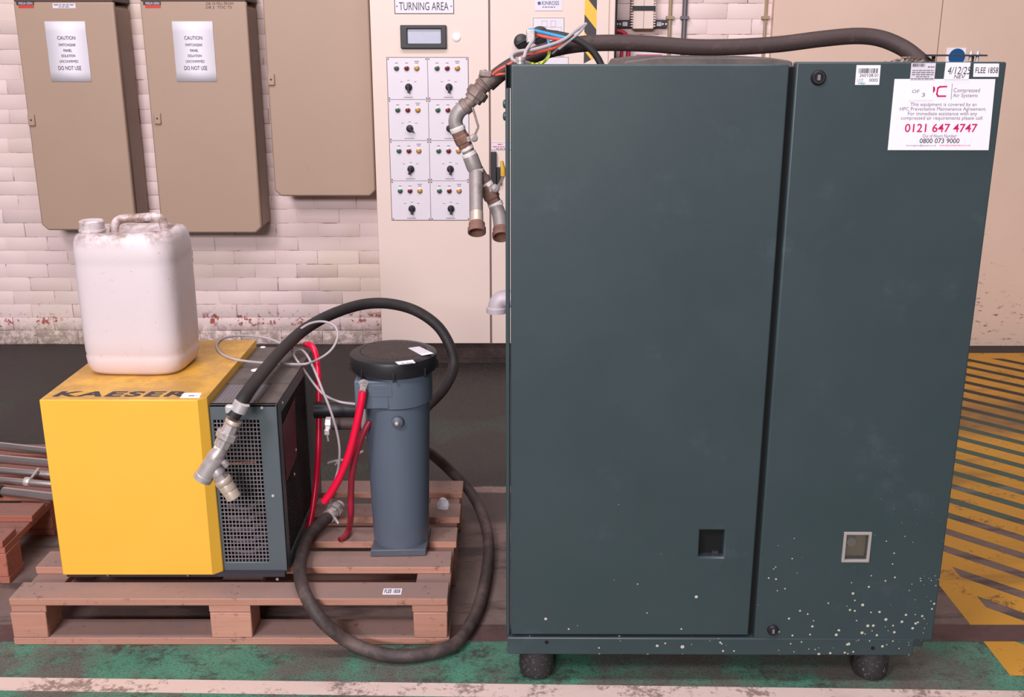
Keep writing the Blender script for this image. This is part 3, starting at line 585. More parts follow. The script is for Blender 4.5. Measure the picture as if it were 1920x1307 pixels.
for (x, y, r) in ((1532, 145, .0165), (1447.5, 1178, .0145)):
    p = at(x, y, KY); q = MB().lathe((p.x, KY - .012, p.z), (0, 1, 0), [(r * .45, .003), (r * .55, 0), (r * .8, 0), (r, .004), (r, .013)], 24).build('lock', M['black'], dr, smooth=True, angle=50)
    MB().prism([(p.x - .003, 0, p.z - .006), (p.x + .003, 0, p.z - .006), (p.x + .003, 0, p.z + .006), (p.x - .003, 0, p.z + .006)][::-1], (0, .004, 0)).build('keyway', M['grey_print'], q).location = (0, 0, 0)
    for o in col.objects:
        if o.parent == q: o.data.transform(Matrix.Translation((0, KY - .0125, 0)))
rz0, rz1 = .079, ZB
RR = MB().box(X0 - .001, 1.036, KY - .004, KY + .04, rz0, rz1).build('base_rail', M['cab'], K, bevel=.003)
for x, y in ((1025, 1204), (1635, 1213)): p = at(x, y, KY - .004); MB().lathe((p.x, KY - .0046, p.z), (0, 1, 0), [(.0052, 0), (.0052, .003)], 14).build('bolt_hole', M['void'], RR)
for x in (at(1004, 1240, KY).x, at(1637, 1250, KY).x):
    for y in (KY + .042, KY + .76):
        f = MB().lathe((x + .004, y, 0), (0, 0, 1), [(.030, .0005), (.043, .004), (.047, .02), (.045, .05), (.042, rz0 + .004)], 24).build('foot', M['foot'], K, smooth=True)
# left corner post with slot and bolts
lp = MB().box(X0 - .004, X0 + .006, KY + .008, KY + .05, ZB, at(950, 165, KY).z).build('corner_post', M['cab'], K, bevel=.003)
MB().box(X0 - .004, X0 - .001, KY + .006, KY + .05, at(950, 166, KY).z, ZT + .004).build('corner_flange', M['cab'], K, bevel=.001)
MB().box(X0 - .001, X0 + .008, KY + .022, KY + .05, at(950, 166, KY).z, ZT).build('corner_slot', M['void'], K)
for y in (195, 218): p = at(950, y, KY + .03); MB().lathe((X0 - .010, KY + .03, p.z), (1, 0, 0), [(.004, 0), (.009, .002), (.010, .006)], 12).build('bolt', M['cab'], K, smooth=True)
# top: low lid, bracket with bolts, loose debris
zt = ZT - .018; lz = at(1300, 107, KY + .30).z - zt
pa, pb = at(1158, 116, KY + .35).x, at(1475, 116, KY + .35).x
MB().prism([(pa, 0, zt), (pa + .012, 0, zt + lz * .7), (pa + .09, 0, zt + lz), (pb - .06, 0, zt + lz * .97), (pb - .012, 0, zt + lz * .75), (pb, 0, zt + lz * .62), (pb + .0, 0, zt)], (0, .42, 0)).build('top_lid', M['dusty'], K, bevel=.004).location.y = 0
for o in col.objects:
    if o.name.startswith('top_lid'): o.data.transform(Matrix.Translation((0, KY + .30, 0)))
TY2 = KY + .30
a, b = at(1745, 104, TY2), at(1848, 104, TY2); br_ = MB().box(a.x, b.x, TY2, TY2 + .05, a.z - .002, a.z + .002).box(a.x + .01, a.x + .016, TY2 + .02, TY2 + .03, zt, a.z).box(b.x - .03, b.x - .024, TY2 + .02, TY2 + .03, zt, a.z).build('bolt_bracket', M['print'], K)
for x in (1820, 1833): p = at(x, 104, TY2); MB().lathe((p.x, TY2 + .012, p.z - .014), (0, 0, 1), [(.004, 0), (.004, .012), (.0065, .014), (.0065, .019), (.004, .019), (.0035, .024)], 10).build('bolt', M['chrome'], br_, smooth=True)
rr = random.Random(3); q = MB()
for i in range(1300):
    heap = i % 2; x = rr.gauss(.93, .06) if heap else rr.uniform(X0 + .02, X1 - .02); y = KY + (rr.gauss(.17, .05) if heap else rr.uniform(.036, .45)); s = rr.uniform(.002, .006) if heap else rr.uniform(.001, .004); hp_ = .034 * math.exp(-((x - .93) / .07) ** 2) * math.exp(-((y - KY - .17) / .06) ** 2) * rr.random() if heap else 0; y = max(y, KY + .04); c_ = Vector((x, y, zt - .001 + s * .3 + hp_))
    d = [Vector((rr.uniform(-1, 1), rr.uniform(-1, 1), rr.uniform(-.4, .5))) * s * (2.2 if j % 2 else 1) for j in range(6)]
    q.add([c_ + w for w in d], [(0, 1, 2), (0, 2, 3), (0, 3, 4), (0, 4, 1), (5, 2, 1), (5, 3, 2), (5, 4, 3), (5, 1, 4)])
o = q.build('loose_debris', M['dust'], K); o['kind'] = 'stuff'
p = at(975, 115, KY + .1); eb = MB().lathe((p.x, KY + .1, zt), (0, 0, 1), [(.012, 0), (.012, .016), (.008, .017), (.008, .026), (.011, .027), (.011, .034)], 12).build('earth_stud', M['chrome'], K, smooth=True)
# grey outlet elbow at the left flank
YS = KY + .35; pts = [at(975, 562, YS), at(950, 560, YS), at(938, 562, YS), at(931, 570, YS), at(930, 584, YS)]
sp_ = MB().tube(tube_path(pts, 6), .0235, 20).build('outlet_elbow', M['grey_spout'], K, smooth=True); e = pts[-1]
MB().lathe(e + Vector((0, 0, -.004)), (0, 0, 1), [(.022, 0), (.028, .001), (.0285, .014), (.024, .018)], 20).build('collar', M['grey_spout'], sp_, smooth=True)
# ---- labels on the doors
SY = KY - .0032
def sticker(x0, y0, x1, y1, m='sticker', lift=0, skew=0, name='label_sticker', bev=True):
    Y = SY - lift; a, b, c_, d = at(x0, y0, Y), at(x1, y0, Y), at(x1 - skew, y1, Y), at(x0 - skew, y1, Y)
    return MB().prism([d, c_, b, a][::-1] if 0 else [a, b, c_, d], (0, .0008, 0)).build(name, M[m], dr)
def barcode(parent, x0, y0, x1, y1, Y, seed):
    r = random.Random(seed); q = MB(); a, b = at(x0, y0, Y), at(x1, y1, Y); W = at(x1, y0, Y).x; x = a.x
    while x < W:
        w = r.choice((.0007, .0011, .0018)); q.box(x, min(x + w, W), Y - .0004, Y, b.z, a.z); x += w + r.choice((.0007, .0011, .0016))
    q.build('barcode', M['print'], parent)
s = sticker(1605, 122, 1650, 159, skew=3); YW = SY - .0001
barcode(s, 1609, 128, 1645, 137, YW, 1); write('260108.01', 1610, 138, 1644.5, 144, YW, M['print'], s); write('LOT:', 1606, 147.5, 1618, 153, YW, M['grey_print'], s); write('0005', 1628, 147, 1644, 153, YW, M['print'], s); write('nby', 1607, 153.5, 1622, 158.5, YW, M['teal'], s, shear=.3, bold=.02)
s = sticker(1676, 148, 1864, 281, skew=13); s['label'] = 'large white maintenance sign with magenta telephone number'
# the letters of the sign, each row leaning with the perspective of the upright sheet
for txt, x0, y0, x1, y1, mm, bo in (('This equipment is covered by an', 1704.5, 192, 1828, 200.5, 'grey_print', 0), ('HPC Preventative Maintenance Agreement.', 1685, 200.5, 1846, 209, 'grey_print', 0), ('For immediate assistance with any', 1700, 209, 1829, 218, 'grey_print', 0), ('compressed air requirements please call:', 1687, 217.5, 1840, 226, 'grey_print', 0),
        ('0121 647 4747', 1694, 231.5, 1829, 247.5, 'magenta', .012), ('Out of Hours Number:', 1727.5, 251, 1792, 257.5, 'grey_print', 0), ('0800 073 9000', 1722, 259, 1796, 268, 'print', .006), ('birmingham@hpcplc.co.uk', 1697.5, 270.5, 1753, 274.5, 'grey_print', 0), ('www.hpccompressors.co.uk', 1759, 270, 1817, 274.5, 'pink', 0),
        ('Compressed', 1785, 165, 1834, 175, 'grey_print', 0), ('Air Systems', 1784, 175, 1830, 184, 'grey_print', 0)):
    write(txt, x0, y0, x1, y1, YW, M[mm], s, bold=bo)
def stroke(pts, w, m, parent, Y, name='logo'):
    pts = [at(x, y, Y) for x, y in pts]; q = MB()
    for a, b in zip(pts, pts[1:]):
        d = (b - a).normalized(); n = Vector((-d.z, 0, d.x)) * w / 2; a2, b2 = a - d * w * .3, b + d * w * .3; q.prism([a2 - n, b2 - n, b2 + n, a2 + n], (0, -.0005, 0))
    return q.build(name, M[m], parent)
stroke([(1773, 162), (1760, 162.5), (1756.5, 165), (1754.5, 176), (1756.5, 180), (1771, 180)], .0034, 'magenta', s, YW)
stroke([(1747, 162.5), (1749.5, 165), (1749.5, 169), (1747.5, 172)], .0040, 'magenta', s, YW); stroke([(1783.5, 157), (1781, 186)], .0007, 'print', s, YW)
s2 = sticker(1703, 154, 1748, 188, 'sticker', .001, 1); write('OF', 1708, 168, 1722, 174, SY - .0012, M['grey_print'], s2, shear=.1); write('3', 1726, 174, 1732, 181, SY - .0012, M['grey_print'], s2)
s3 = sticker(1707.5, 118, 1753, 150, 'plate', .0012, 3); Y3 = SY - .0013; barcode(s3, 1710, 119, 1733, 125, Y3, 5); s3['label'] = 'pale printed asset label with barcode'
for k, (x0, x1) in enumerate(((1709, 1749), (1708, 1749), (1708, 1749), (1716, 1740), (1706, 1748))): scribble(x0, 130.5 + k * 3.9, x1, 133 + k * 3.9, Y3, M['grey_print'], s3)
scribble(1738, 124, 1750, 126.5, Y3, M['print'], s3)
s4 = sticker(1771.5, 117, 1818, 149, 'sticker', .0014, 4); Y4 = SY - .0015; write('4/12/25', 1774, 125, 1817, 139, Y4, M['print'], s4, shear=.15); write('NEV', 1786, 140, 1807, 147, Y4, M['print'], s4, shear=.2); s4['label'] = 'white paper tag with handwritten date'
s5 = sticker(1824, 119, 1871, 144, 'sticker', .001, 1.5); write('FLEE 1858', 1826, 126, 1868, 137, SY - .0012, M['print'], s5, bold=.004)
K.rotation_euler = (0, 0, math.radians(-.35))

# ================================================================== PALLETS
def pallet(label, x0, y0, m, w=1.205, d=.80, group='wooden pallets'):
    t = thing('wooden_pallet', label, 'pallet', (x0 + w / 2, y0 + d / 2, 0), group); r = random.Random(int(abs(x0) * 100))
    for k in range(3):                                           # bottom boards, blocks, bearers
        yy = y0 + (0, (d - .145) / 2, d - .1)[k]; dd = (.1, .145, .1)[k]
        MB().box(x0, x0 + w, yy, yy + dd, .0005, .022).build('bottom_board', M[m], t, bevel=.002)
        for j in range(3):
            xx = x0 + (0, (w - .12) / 2, w - .10)[j]; ww = (.10, .12, .10)[j]
            MB().box(xx + r.uniform(0, .006), xx + ww - r.uniform(0, .006), yy + .001, yy + dd - .002, .022, .100).build('block', M[m], t, bevel=.003)
    for j in range(3):
        xx = x0 + (.0, (w - .12) / 2, w - .105)[j]; MB().box(xx + .004, xx + (.100, .118, .102)[j], y0 + .004, y0 + d - .004, .100, .122).build('bearer', M[m], t, bevel=.002)
    ys = [0, .178, .338, .508, .70]; ds = [.092, .100, .100, .105, .10]
    for k in range(5):
        e0, e1 = r.uniform(-.006, .004), r.uniform(-.006, .008)
        s = MB().box(x0 + e0, x0 + w + e1, y0 + ys[k], y0 + ys[k] + ds[k], .122, .144).build('slat', M[m], t, bevel=.0025)
        for j in range(3):
            for i in range(2):
                xx = x0 + (.05, w / 2, w - .05)[j] + r.uniform(-.02, .02); MB().lathe((xx, y0 + ys[k] + ds[k] * (.3 + .4 * i), .1435), (0, 0, 1), [(.004, 0), (.003, .0012)], 7).build('nail_head', M['seam'], s)
    return t
PX0, PY0 = -1.378, 2.535
P1 = pallet('weathered wooden pallet under the yellow dryer', PX0, PY0, 'wood')
a, b = onz(717, 1115, .1442), onz(752, 1104, .1442); tg = MB().box(a.x, onz(752, 1115, .1442).x, a.y, b.y, .1443, .1450).build('asset_sticker', M['sticker'], P1)
lettering('FLEE 1858', (a.x + .004, a.y + .006, .1451), (onz(752, 1115, .1442).x - a.x - .008, 0, 0), (0, b.y - a.y - .012, 0), M['print'], tg, bold=.01)
P2 = pallet('reddish wooden pallet carrying steel rods at the left edge', -2.752, 2.875, 'wood2')

# steel rods
rods = [((10, 922), (97, 932), .0155, 'polished steel rod nearest the camera on the reddish pallet'), ((0, 900), (92, 908), .011, 'second steel rod from the front, on the reddish pallet'), ((0, 882), (90, 890), .012, 'middle one of the five steel rods'), ((0, 860), (88, 868), .0145, 'second steel rod from the back of the reddish pallet'), ((0, 836), (80, 845), .0145, 'rearmost of the five steel rods, closest to the brick wall')]
for k, (p, q, r, lab) in enumerate(rods):
    a, b = onz(*p, .144 + r), onz(*q, .144 + r); d = (b - a) / (b.x - a.x); A = a + d * (-2.55 - a.x); Bp = a + d * (-1.345 - a.x)
    if k == 0: A = a - d * .01
    t = thing('steel_rod', lab, 'rod', (A + Bp) / 2 - Vector((0, 0, r)), 'steel rods on the reddish pallet')
    MB().lathe(A, Bp - A, [(r * .8, 0), (r, .003), (r, (Bp - A).length - .003), (r * .8, (Bp - A).length)], 18).build('bar', M['steel_rod'], t, smooth=True)
    if k == 0:
        MB().lathe(A - d * .07, d, [(.02, 0), (.026, .004), (.026, .05), (.022, .052), (.022, .066), (.018, .072)], 18).build('clamp_knuckle', M['black'], t, smooth=True)
    if k == 1:
        p2 = onz(53, 903, .155); MB().lathe(p2 - Vector((.012, 0, -.0)), d, [(.0135, 0), (.0165, .003), (.0165, .020), (.0135, .024)], 14).build('clip_ring', M['galv'], t, smooth=True); MB().bar(p2 + Vector((0, -.02, -.006)), p2 + Vector((.012, .06, .024)), .008, .004).build('clip_tail', M['galv'], t)

# ================================================================== DRYER
DX0, DXM, DX1 = -1.260, -.815, -.636
DY0, DY1 = 2.622, 3.205
DZ0, DZ1 = .156, .688
D = thing('refrigerant_air_dryer', 'yellow and petrol grey compressed air dryer standing on the pallet', 'dryer', ((DX0 + DX1) / 2, (DY0 + DY1) / 2, .144))
cv = MB()
z0y, ch = DZ0 + .012, .022
prof = [(DX0, z0y), (DXM - ch, z0y), (DXM, z0y + ch), (DXM, DZ1 - .003), (DXM, DZ1), (DX0, DZ1)]
# cover: front sheet wrapping over the right with a chamfer
MB().box(DX0, DXM - ch, DY0, DY1, z0y, DZ1).build('yellow_cover', M['yellow'], D, bevel=.003)
MB().prism([(DXM - ch - .001, DY0 + .0005, z0y), (DXM - ch - .001, DY0 + .0005, DZ1 - .0005), (DXM, DY0 + .022, DZ1 - .0005), (DXM, DY0 + .022, z0y + .0)], (0, .0, 0)) if 0 else None
vs = [(DXM - ch - .002, DY0, z0y), (DXM, DY0 + ch, z0y), (DXM, DY1, z0y), (DXM - ch - .002, DY1, z0y), (DXM - ch - .002, DY0, DZ1), (DXM - .004, DY0 + ch, DZ1), (DXM - .004, DY1, DZ1), (DXM - ch - .002, DY1, DZ1)]
MB().add(vs, [(0, 3, 2, 1), (4, 5, 6, 7), (0, 1, 5, 4), (1, 2, 6, 5), (2, 3, 7, 6), (3, 0, 4, 7)]).build('cover_return', M['yellow'], D, bevel=.0015)
MB().box(DX0 + .006, DX1 - .004, DY0 + .012, DY1, DZ0, z0y).build('base_tray', M['print'], D)
for x in (DX0 + .08, DX1 - .08):
    for y in (DY0 + .10, DY1 - .08): MB().box(x - .03, x + .03, y - .03, y + .03, .144, DZ0 + .001).build('foot_pad', M['black'], D)
for x in (202, 352): p = at(x, 1079, DY0); MB().lathe((p.x, DY0 - .0006, p.z), (0, 1, 0), [(.0032, 0), (.0032, .003)], 10).build('rivet_hole', M['seam'], D)
# lettering on the top edge
a, b, c_ = onz(97, 744, DZ1), onz(346, 744, DZ1), onz(112, 734, DZ1)
lettering('KAESER', a, (b.x - a.x, 0, 0), (.010, c_.y - a.y, 0), M['print'], D, bold=.035, shear=0, name='maker_name', gap=1.16)
a, b = onz(337, 746.5, DZ1), onz(378, 737, DZ1); tg = MB().add([(a.x, a.y, DZ1 + .0008), (onz(374, 746.5, DZ1).x, a.y, DZ1 + .0008), (b.x, b.y, DZ1 + .0008), (onz(345, 737, DZ1).x, b.y, DZ1 + .0008), (a.x, a.y, DZ1 + .0002), (onz(374, 746.5, DZ1).x, a.y, DZ1 + .0002), (b.x, b.y, DZ1 + .0002), (onz(345, 737, DZ1).x, b.y, DZ1 + .0002)], [(0, 1, 2, 3), (4, 7, 6, 5), (0, 4, 5, 1), (1, 5, 6, 2), (2, 6, 7, 3), (3, 7, 4, 0)]).build('asset_sticker', M['sticker'], D)
words((a.x + .018, a.y + .012, DZ1 + .0009), (.022, 0, 0), (.002, .010, 0), M['grey_print'], tg)
# petrol grey body: open frame with wire mesh
GY, GZ = DY0 + .030, .664
gz0 = DZ0 + .006
def grid(axis_u, axis_v, o, nu, nv, U, V, r, N):
    q = MB(); o, u, v, N = Vector(o), Vector(axis_u), Vector(axis_v), Vector(N)
    for i in range(nu + 1): a = o + u * (U * i / nu); q.bar(a, a + v * V, r, r, N)
    for j in range(nv + 1): a = o + v * (V * j / nv) + N * .0006; q.bar(a, a + u * U, r, r, N)
    return q
fm0, fm1 = at(392, 900, GY).x - .004, at(497, 900, GY).x + .012; fz0, fz1 = gz0 + .030, GZ - .045
FR = MB().plate_hole(DXM - .003, DX1, gz0, GZ, (DXM + .006, DX1 - .050, fz0, fz1), GY, GY + .012).build('front_frame', M['dryer'], D, bevel=.002)
nU, nV = 13, 36
MBg = grid((1, 0, 0), (0, 0, 1), (DXM + .004, GY + .004, fz0 - .002), nU, nV, DX1 - .048 - DXM - .004, fz1 - fz0 + .004, .0027, (0, -1, 0)); MBg.build('front_mesh', M['mesh'], FR)
for x, y in ((491, 765), (512, 930), (520, 1086)): p = at(x, y, GY); MB().lathe((p.x, GY - .0025, p.z), (0, 1, 0), [(.003, 0), (.0045, .0015), (.0045, .003)], 12).build('screw', M['chrome'], FR, smooth=True)
# top
tm0, tm1 = GY + .004, GY + .18
TP = MB(); TP.box(DXM - .002, DX1, tm1, DY1, GZ - .006, GZ); TP.box(DXM - .002, DX1, GY, GY + .014, GZ - .006, GZ); TP.box(DX1 - .052, DX1, GY + .012, tm1 + .002, GZ - .006, GZ)
TP = TP.build('top_panel', M['dusty'], D)
grid((1, 0, 0), (0, 1, 0), (DXM, GY + .010, GZ - .003), 13, 17, DX1 - .05 - DXM, tm1 - GY - .008, .0026, (0, 0, 1)).build('top_mesh', M['mesh'], TP)
for x, y, s in ((480, 694, .012), (493, 651, .007)):
    p = onz(x, y, GZ); q = MB(); rr = random.Random(x)
    q.lathe((p.x, p.y, GZ), (0, 0, 1), [(s * 1.3, 0), (s, .0015), (s * .4, .002)], 9).build('paint_splash', M['paper'], TP)
# right side: frame, perforated sheet, red label
sy0, sy1, sz0, sz1 = GY + .05, DY1 - .16, gz0 + .03, GZ - .04
SD = MB(); SD.box(DX1 - .006, DX1, GY + .002, sy0, gz0, GZ - .006); SD.box(DX1 - .006, DX1, sy1, DY1, gz0, GZ - .006); SD.box(DX1 - .006, DX1, sy0, sy1, gz0, sz0); SD.box(DX1 - .006, DX1, sy0, sy1, sz1, GZ - .006)
SD = SD.build('side_frame', M['dryer'], D)
q = MB(); n = 0; dy = .0155; L = sz1 - sz0; W_ = sy1 - sy0
def clipseg(y, sl, sg):
    return None
for sg in (1, -1):
    tt = -L
    while tt < W_:
        # line y = tt + s (rising), clipped to the opening
        s0, s1 = max(0, -tt), min(L, W_ - tt)
        if s1 - s0 > .005:
            za, zb2 = (sz0 + s0, sz0 + s1) if sg > 0 else (sz1 - s0, sz1 - s1)
            q.bar((DX1 - .004 - .001 * sg, sy0 + tt + s0, za), (DX1 - .004 - .001 * sg, sy0 + tt + s1, zb2), .003, .002, (1, 0, 0))
        tt += dy
q.build('side_mesh', M['darkmesh'], SD)
MB().prism([(DX1 + .0006, sy0 + .01, sz0 + .22), (DX1 + .0006, sy0 + .16, sz0 + .24), (DX1 + .0006, sy0 + .18, sz1 - .02), (DX1 + .0006, sy0 + .0, sz1 - .04)], (-.001, 0, 0)).build('red_label', M['redpanel'], SD)
for y, z in ((sy0 + .15, sz0 + .26), (sy0 + .11, sz0 + .20), (sy0 + .02, sz1 + .02)): MB().lathe((DX1 + .003, y, z), (-1, 0, 0), [(.003, 0), (.0045, .0015), (.0045, .003)], 10).build('screw', M['chrome'], SD)
MB().box(DXM, DX1 - .007, DY1 - .012, DY1, gz0, GZ - .008).build('rear_panel', M['dryer'], D)
MB().box(DXM + .001, DXM + .004, GY + .014, DY1 - .013, gz0, GZ - .008).build('inner_partition', M['void'], D)
# inside the mesh: condenser, coils and copper pipe
cz = at(440, 870, GY + .05).z; ib = MB().box(DXM + .02, DX1 - .07, GY + .07, GY + .16, gz0 + .20, GZ - .06).build('compressor_block', M['void'], D, bevel=.01)
MB().tube([(DXM + .02, GY + .05, cz), (DX1 - .08, GY + .05, cz + .004)], .006, 10).build('copper_pipe', M['copper'], D, smooth=True)
for k in range(5):
    z = gz0 + .05 + k * .034; MB().tube(tube_path([(DXM + .012, GY + .04, z), (DXM + .07, GY + .028, z - .004), (DX1 - .09, GY + .03, z + .006), (DX1 - .065, GY + .05, z + .012)], 6), .007, 8).build('coil', M['coil'], D, smooth=True)

# ================================================================== JERRYCAN
jx, jy, jw, jd, jz = -1.082, 2.938, .292, .245, DZ1
J = thing('jerrycan', 'dirty white plastic jerrycan standing on top of the yellow dryer', 'jerrycan', (jx, jy, jz))
def ring(sx, sy, z, n=64, e=4.2, dx=0, dy=0):
    out = []
    for k in range(n):
        a = 2 * math.pi * k / n; c_, s_ = math.cos(a), math.sin(a)
        out.append((dx + sx * math.copysign(abs(c_) ** (2 / e), c_), dy + sy * math.copysign(abs(s_) ** (2 / e), s_), z))
    return out
prof = [(.80, 0.0), (.88, .003), (.94, .012), (.975, .028), (.99, .05), (.975, .056), (.99, .063), (.995, .10), (1.0, .2), (1.0, .30), (.993, .315), (1.0, .322), (.995, .345), (.975, .368), (.94, .383)]
V = []; n = 64
for s, z in prof: V += ring(jw / 2 * (1 - (1 - s) * .9), jd / 2 * s, z * 1.035)
def topz(x, y, s):
    z = .3964 + .014 * (1 - s ** 2) ** .5 + (.020 if 0 else 0)
    tr = math.exp(-((y) / .042) ** 2) * (1 if -.075 < x < .10 else math.exp(-((max(x - .10, -.075 - x)) / .012) ** 2)); z -= .045 * tr
    hump = math.exp(-((x - .09) / .04) ** 2) * math.exp(-((y) / .07) ** 2) * .03
    return z + hump * .6
for s in (.88, .78, .66, .54, .42, .30, .18, .07):
    R = ring(jw / 2 * (1 - (1 - s) * 1.0) * .99, jd / 2 * s * .985, 0)
    V += [(x, y, topz(x, y, s)) for x, y, z in R]
m_ = len(V) // n
F_ = [(i * n + k, i * n + (k + 1) % n, (i + 1) * n + (k + 1) % n, (i + 1) * n + k) for i in range(m_ - 1) for k in range(n)] + [tuple(range(n))[::-1], tuple((m_ - 1) * n + k for k in range(n))]
Rj = Matrix.Translation((jx, jy, jz + .0005)) @ Matrix.Rotation(math.radians(-2), 4, 'Z')
jb = MB(); jb.add([Rj @ Vector(v) for v in V], F_)
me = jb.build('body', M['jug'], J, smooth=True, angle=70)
cp = at(172, 420, jy - .055); cpz = jz + .392
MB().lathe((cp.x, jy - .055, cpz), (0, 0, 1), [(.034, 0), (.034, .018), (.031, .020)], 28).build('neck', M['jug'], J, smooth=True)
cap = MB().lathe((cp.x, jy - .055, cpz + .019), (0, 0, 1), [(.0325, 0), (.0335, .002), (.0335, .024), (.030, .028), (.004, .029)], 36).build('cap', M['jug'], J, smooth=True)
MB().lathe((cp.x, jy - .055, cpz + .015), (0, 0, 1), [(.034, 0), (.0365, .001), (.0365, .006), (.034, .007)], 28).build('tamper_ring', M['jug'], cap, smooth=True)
hy = jy - .012
hp = [at(214, 440, hy), at(215, 427, hy), at(219, 416, hy), at(232, 410, hy), at(262, 408.5, hy), at(290, 406.5, hy), at(303, 412, hy), at(309, 428, hy), at(310, 442, hy)]
MB().tube(tube_path(hp, 7), .0125, 14).build('handle', M['jug'], J, smooth=True)

# ================================================================== HOUSING
hx, hy, pz = -.334, 2.862, .144
W = thing('filter_housing', 'blue grey cylindrical filter housing with a black ribbed lid, upright on the pallet', 'filter', (hx, hy, pz))
zb1 = pz + .012
MB().lathe((hx, hy, 0), (0, 0, 1), [(.080, zb1), (.083, zb1 + .02), (.095, .612)], 48).build('body', M['housing'], W, smooth=True)
bp = MB().prism([(-.083, -.088, 0), (.080, -.082, 0), (.083, .080, 0), (-.080, .078, 0)], (0, 0, .022)); bp.v = [(x + hx, y + hy, z + pz + .0005) for x, y, z in bp.v]; bp.build('base_plate', M['housing_dark'], W, bevel=.003)
HD = MB().lathe((hx, hy, 0), (0, 0, 1), [(.096, .606), (.1025, .611), (.1035, .635), (.1035, .700), (.103, .714)], 48).build('head', M['housing'], W, smooth=True)
# port block with the flat face at the left
pl = at(668, 712, hy - .06).x
PB = MB().box(pl, hx - .01, hy - .1035, hy + .06, .612, at(690, 714, hy - .1).z).build('port_block', M['housing'], W, bevel=.004)
a, b = at(696, 722, hy - .104), at(735, 745, hy - .104); q = MB().box(a.x, at(735, 722, hy - .104).x, hy - .1045, hy - .1, b.z, a.z).build('embossed_plate', M['housing'], PB, bevel=.0015)
for k in range(3):
    z = a.z - (a.z - b.z) * (.2 + .28 * k); MB().box(a.x + .006, a.x + .052, hy - .1055, hy - .104, z - .004, z).build('embossed_line', M['housing'], q)
p = at(745.5, 791, hy - .094); pg = MB().lathe((p.x, hy - .108, p.z), (0, 1, 0), [(.004, -.002), (.007, 0), (.012, .001), (.0165, .004), (.0185, .016)], 24).build('vent_plug', M['housing_dark'], W, smooth=True)
MB().lathe((p.x - .001, hy - .112, p.z), (0, 1, 0), [(.003, 0), (.0055, .001), (.0055, .004)], 6).build('plug_socket', M['chrome'], pg)
LD = MB().lathe((hx - .006, hy, 0), (0, 0, 1), [(.114, .702), (.121, .704), (.123, .716), (.1255, .742), (.123, .749), (.112, .754), (.096, .755), (.094, .7525), (.001, .7525)], 60).build('lid', M['black'], W, smooth=True)
for k in range(8):
    a = 2 * math.pi * (k + .13) / 8; d = Vector((math.cos(a), math.sin(a), 0)); MB().bar(Vector((hx - .006, hy, .712)) + d * .121, Vector((hx - .006, hy, .712)) + d * .1275, .006, .026, (0, 0, 1)).build('lid_lug', M['black'], LD, bevel=.001)
q = MB(); Rg = .092; nn = 10
for k in range(-nn, nn + 1):
    u = k / nn * Rg * .98; h = math.sqrt(max(Rg * Rg - u * u, 0)); ca, sa = math.cos(.5), math.sin(.5); o_ = Vector((hx - .006, hy, .7535))
    for (ex, ey) in (((ca, sa), (-sa, ca)), ((-sa, ca), (ca, sa))):
        c0 = o_ + Vector((ex[0] * u, ex[1] * u, 0)); d = Vector((ey[0] * h, ey[1] * h, 0))
        if h > .01: q.bar(c0 - d, c0 + d, .003, .005)
o = q.build('lid_ribs', mat('dusty_black_ribs', (84, 72, 68), .6, 0, .2, 30, (110, 94, 86), 8, .35), LD); o['kind'] = 'stuff'
def lid_sticker(pts, m, name, z=.7556):
    pp = [onz(x, y, z) for x, y in pts]; return MB().prism(pp, (0, 0, .0008)).build(name, M[m], LD)
ls = lid_sticker([(747, 684), (779, 681), (774, 675), (741, 679)], 'sticker', 'asset_sticker'); 
a = onz(748, 682.5, .7565); words(a + Vector((.006, .003, 0)), (.036, .003, 0), (-.001, .006, 0), M['grey_print'], ls)
lid_sticker([(791, 667), (813, 663), (786, 650), (765, 653)], 'plate', 'rating_label'); lid_sticker([(791, 667), (813, 663), (808, 660.5), (787, 664)], 'sticker', 'rating_strip', .7566)
# hose tail where the red tube starts
e0 = at(682, 726, hy - .11); ft = MB().lathe(e0 + Vector((0, .012, .006)), (-.05, -.8, -.5), [(.016, -.004), (.016, .006), (.012, .007), (.012, .014), (.0095, .015), (.0095, .030)], 6).build('push_fitting', M['galv'], PB)
zc_ = at(690, 800, hy - .06).z
MB().box(hx - .103, hx - .088, hy - .03, hy - .005, zc_ - .05, zc_ + .06).build('sight_bracket', M['galv'], W, bevel=.002)
# outlets at the rear of the housing
UP = Vector((hx + .02, hy + .098, .62)); LO = Vector((hx + .03, hy + .088, .40))
for nm, p in (('outlet_port', UP), ('inlet_port', LO)): MB().lathe(p - Vector((0, .02, 0)), (0, 1, 0), [(.024, 0), (.024, .03), (.021, .032), (.021, .045)], 18).build(nm, M['housing_dark'], W, smooth=True)

# ================================================================== BLACK HOSES
HR = .0185
def fit_profile(pr): return pr
U = thing('hose_with_tee', 'black rubber hose arching from a steel tee by the dryer to behind the filter housing', 'hose', (-.72, 2.8, .68))
pts = [at(436, 782, 2.560), at(446, 766, 2.568), at(458, 745, 2.60), at(474, 722, 2.68), at(503, 686, 2.87), at(535, 650, 3.04), at(575, 615, 3.20), at(625, 588, 3.33), at(680, 571, 3.42), at(730, 569.5, 3.46), at(780, 583, 3.48), at(822, 613, 3.48), at(846, 655, 3.46), at(850, 690, 3.42), at(833, 727, 3.34), at(806, 756, 3.24), at(785, 768, 3.12), UP + Vector((.005, .05, 0)), UP + Vector((0, .02, 0))]
MB().tube(tube_path(pts, 8), HR, 16).build('hose', M['rubber'], U, smooth=True)
A, Bq = at(449, 766, 2.566), at(404, 862, 2.548); dd = (Bq - A).normalized()
def along(t): return A + (Bq - A) * t
cl = MB().lathe(A - dd * .004, dd, [(.0195, -.014), (.0215, -.013), (.0215, .012), (.0195, .013)], 20).build('hose_clamp', M['chrome'], U, smooth=True)
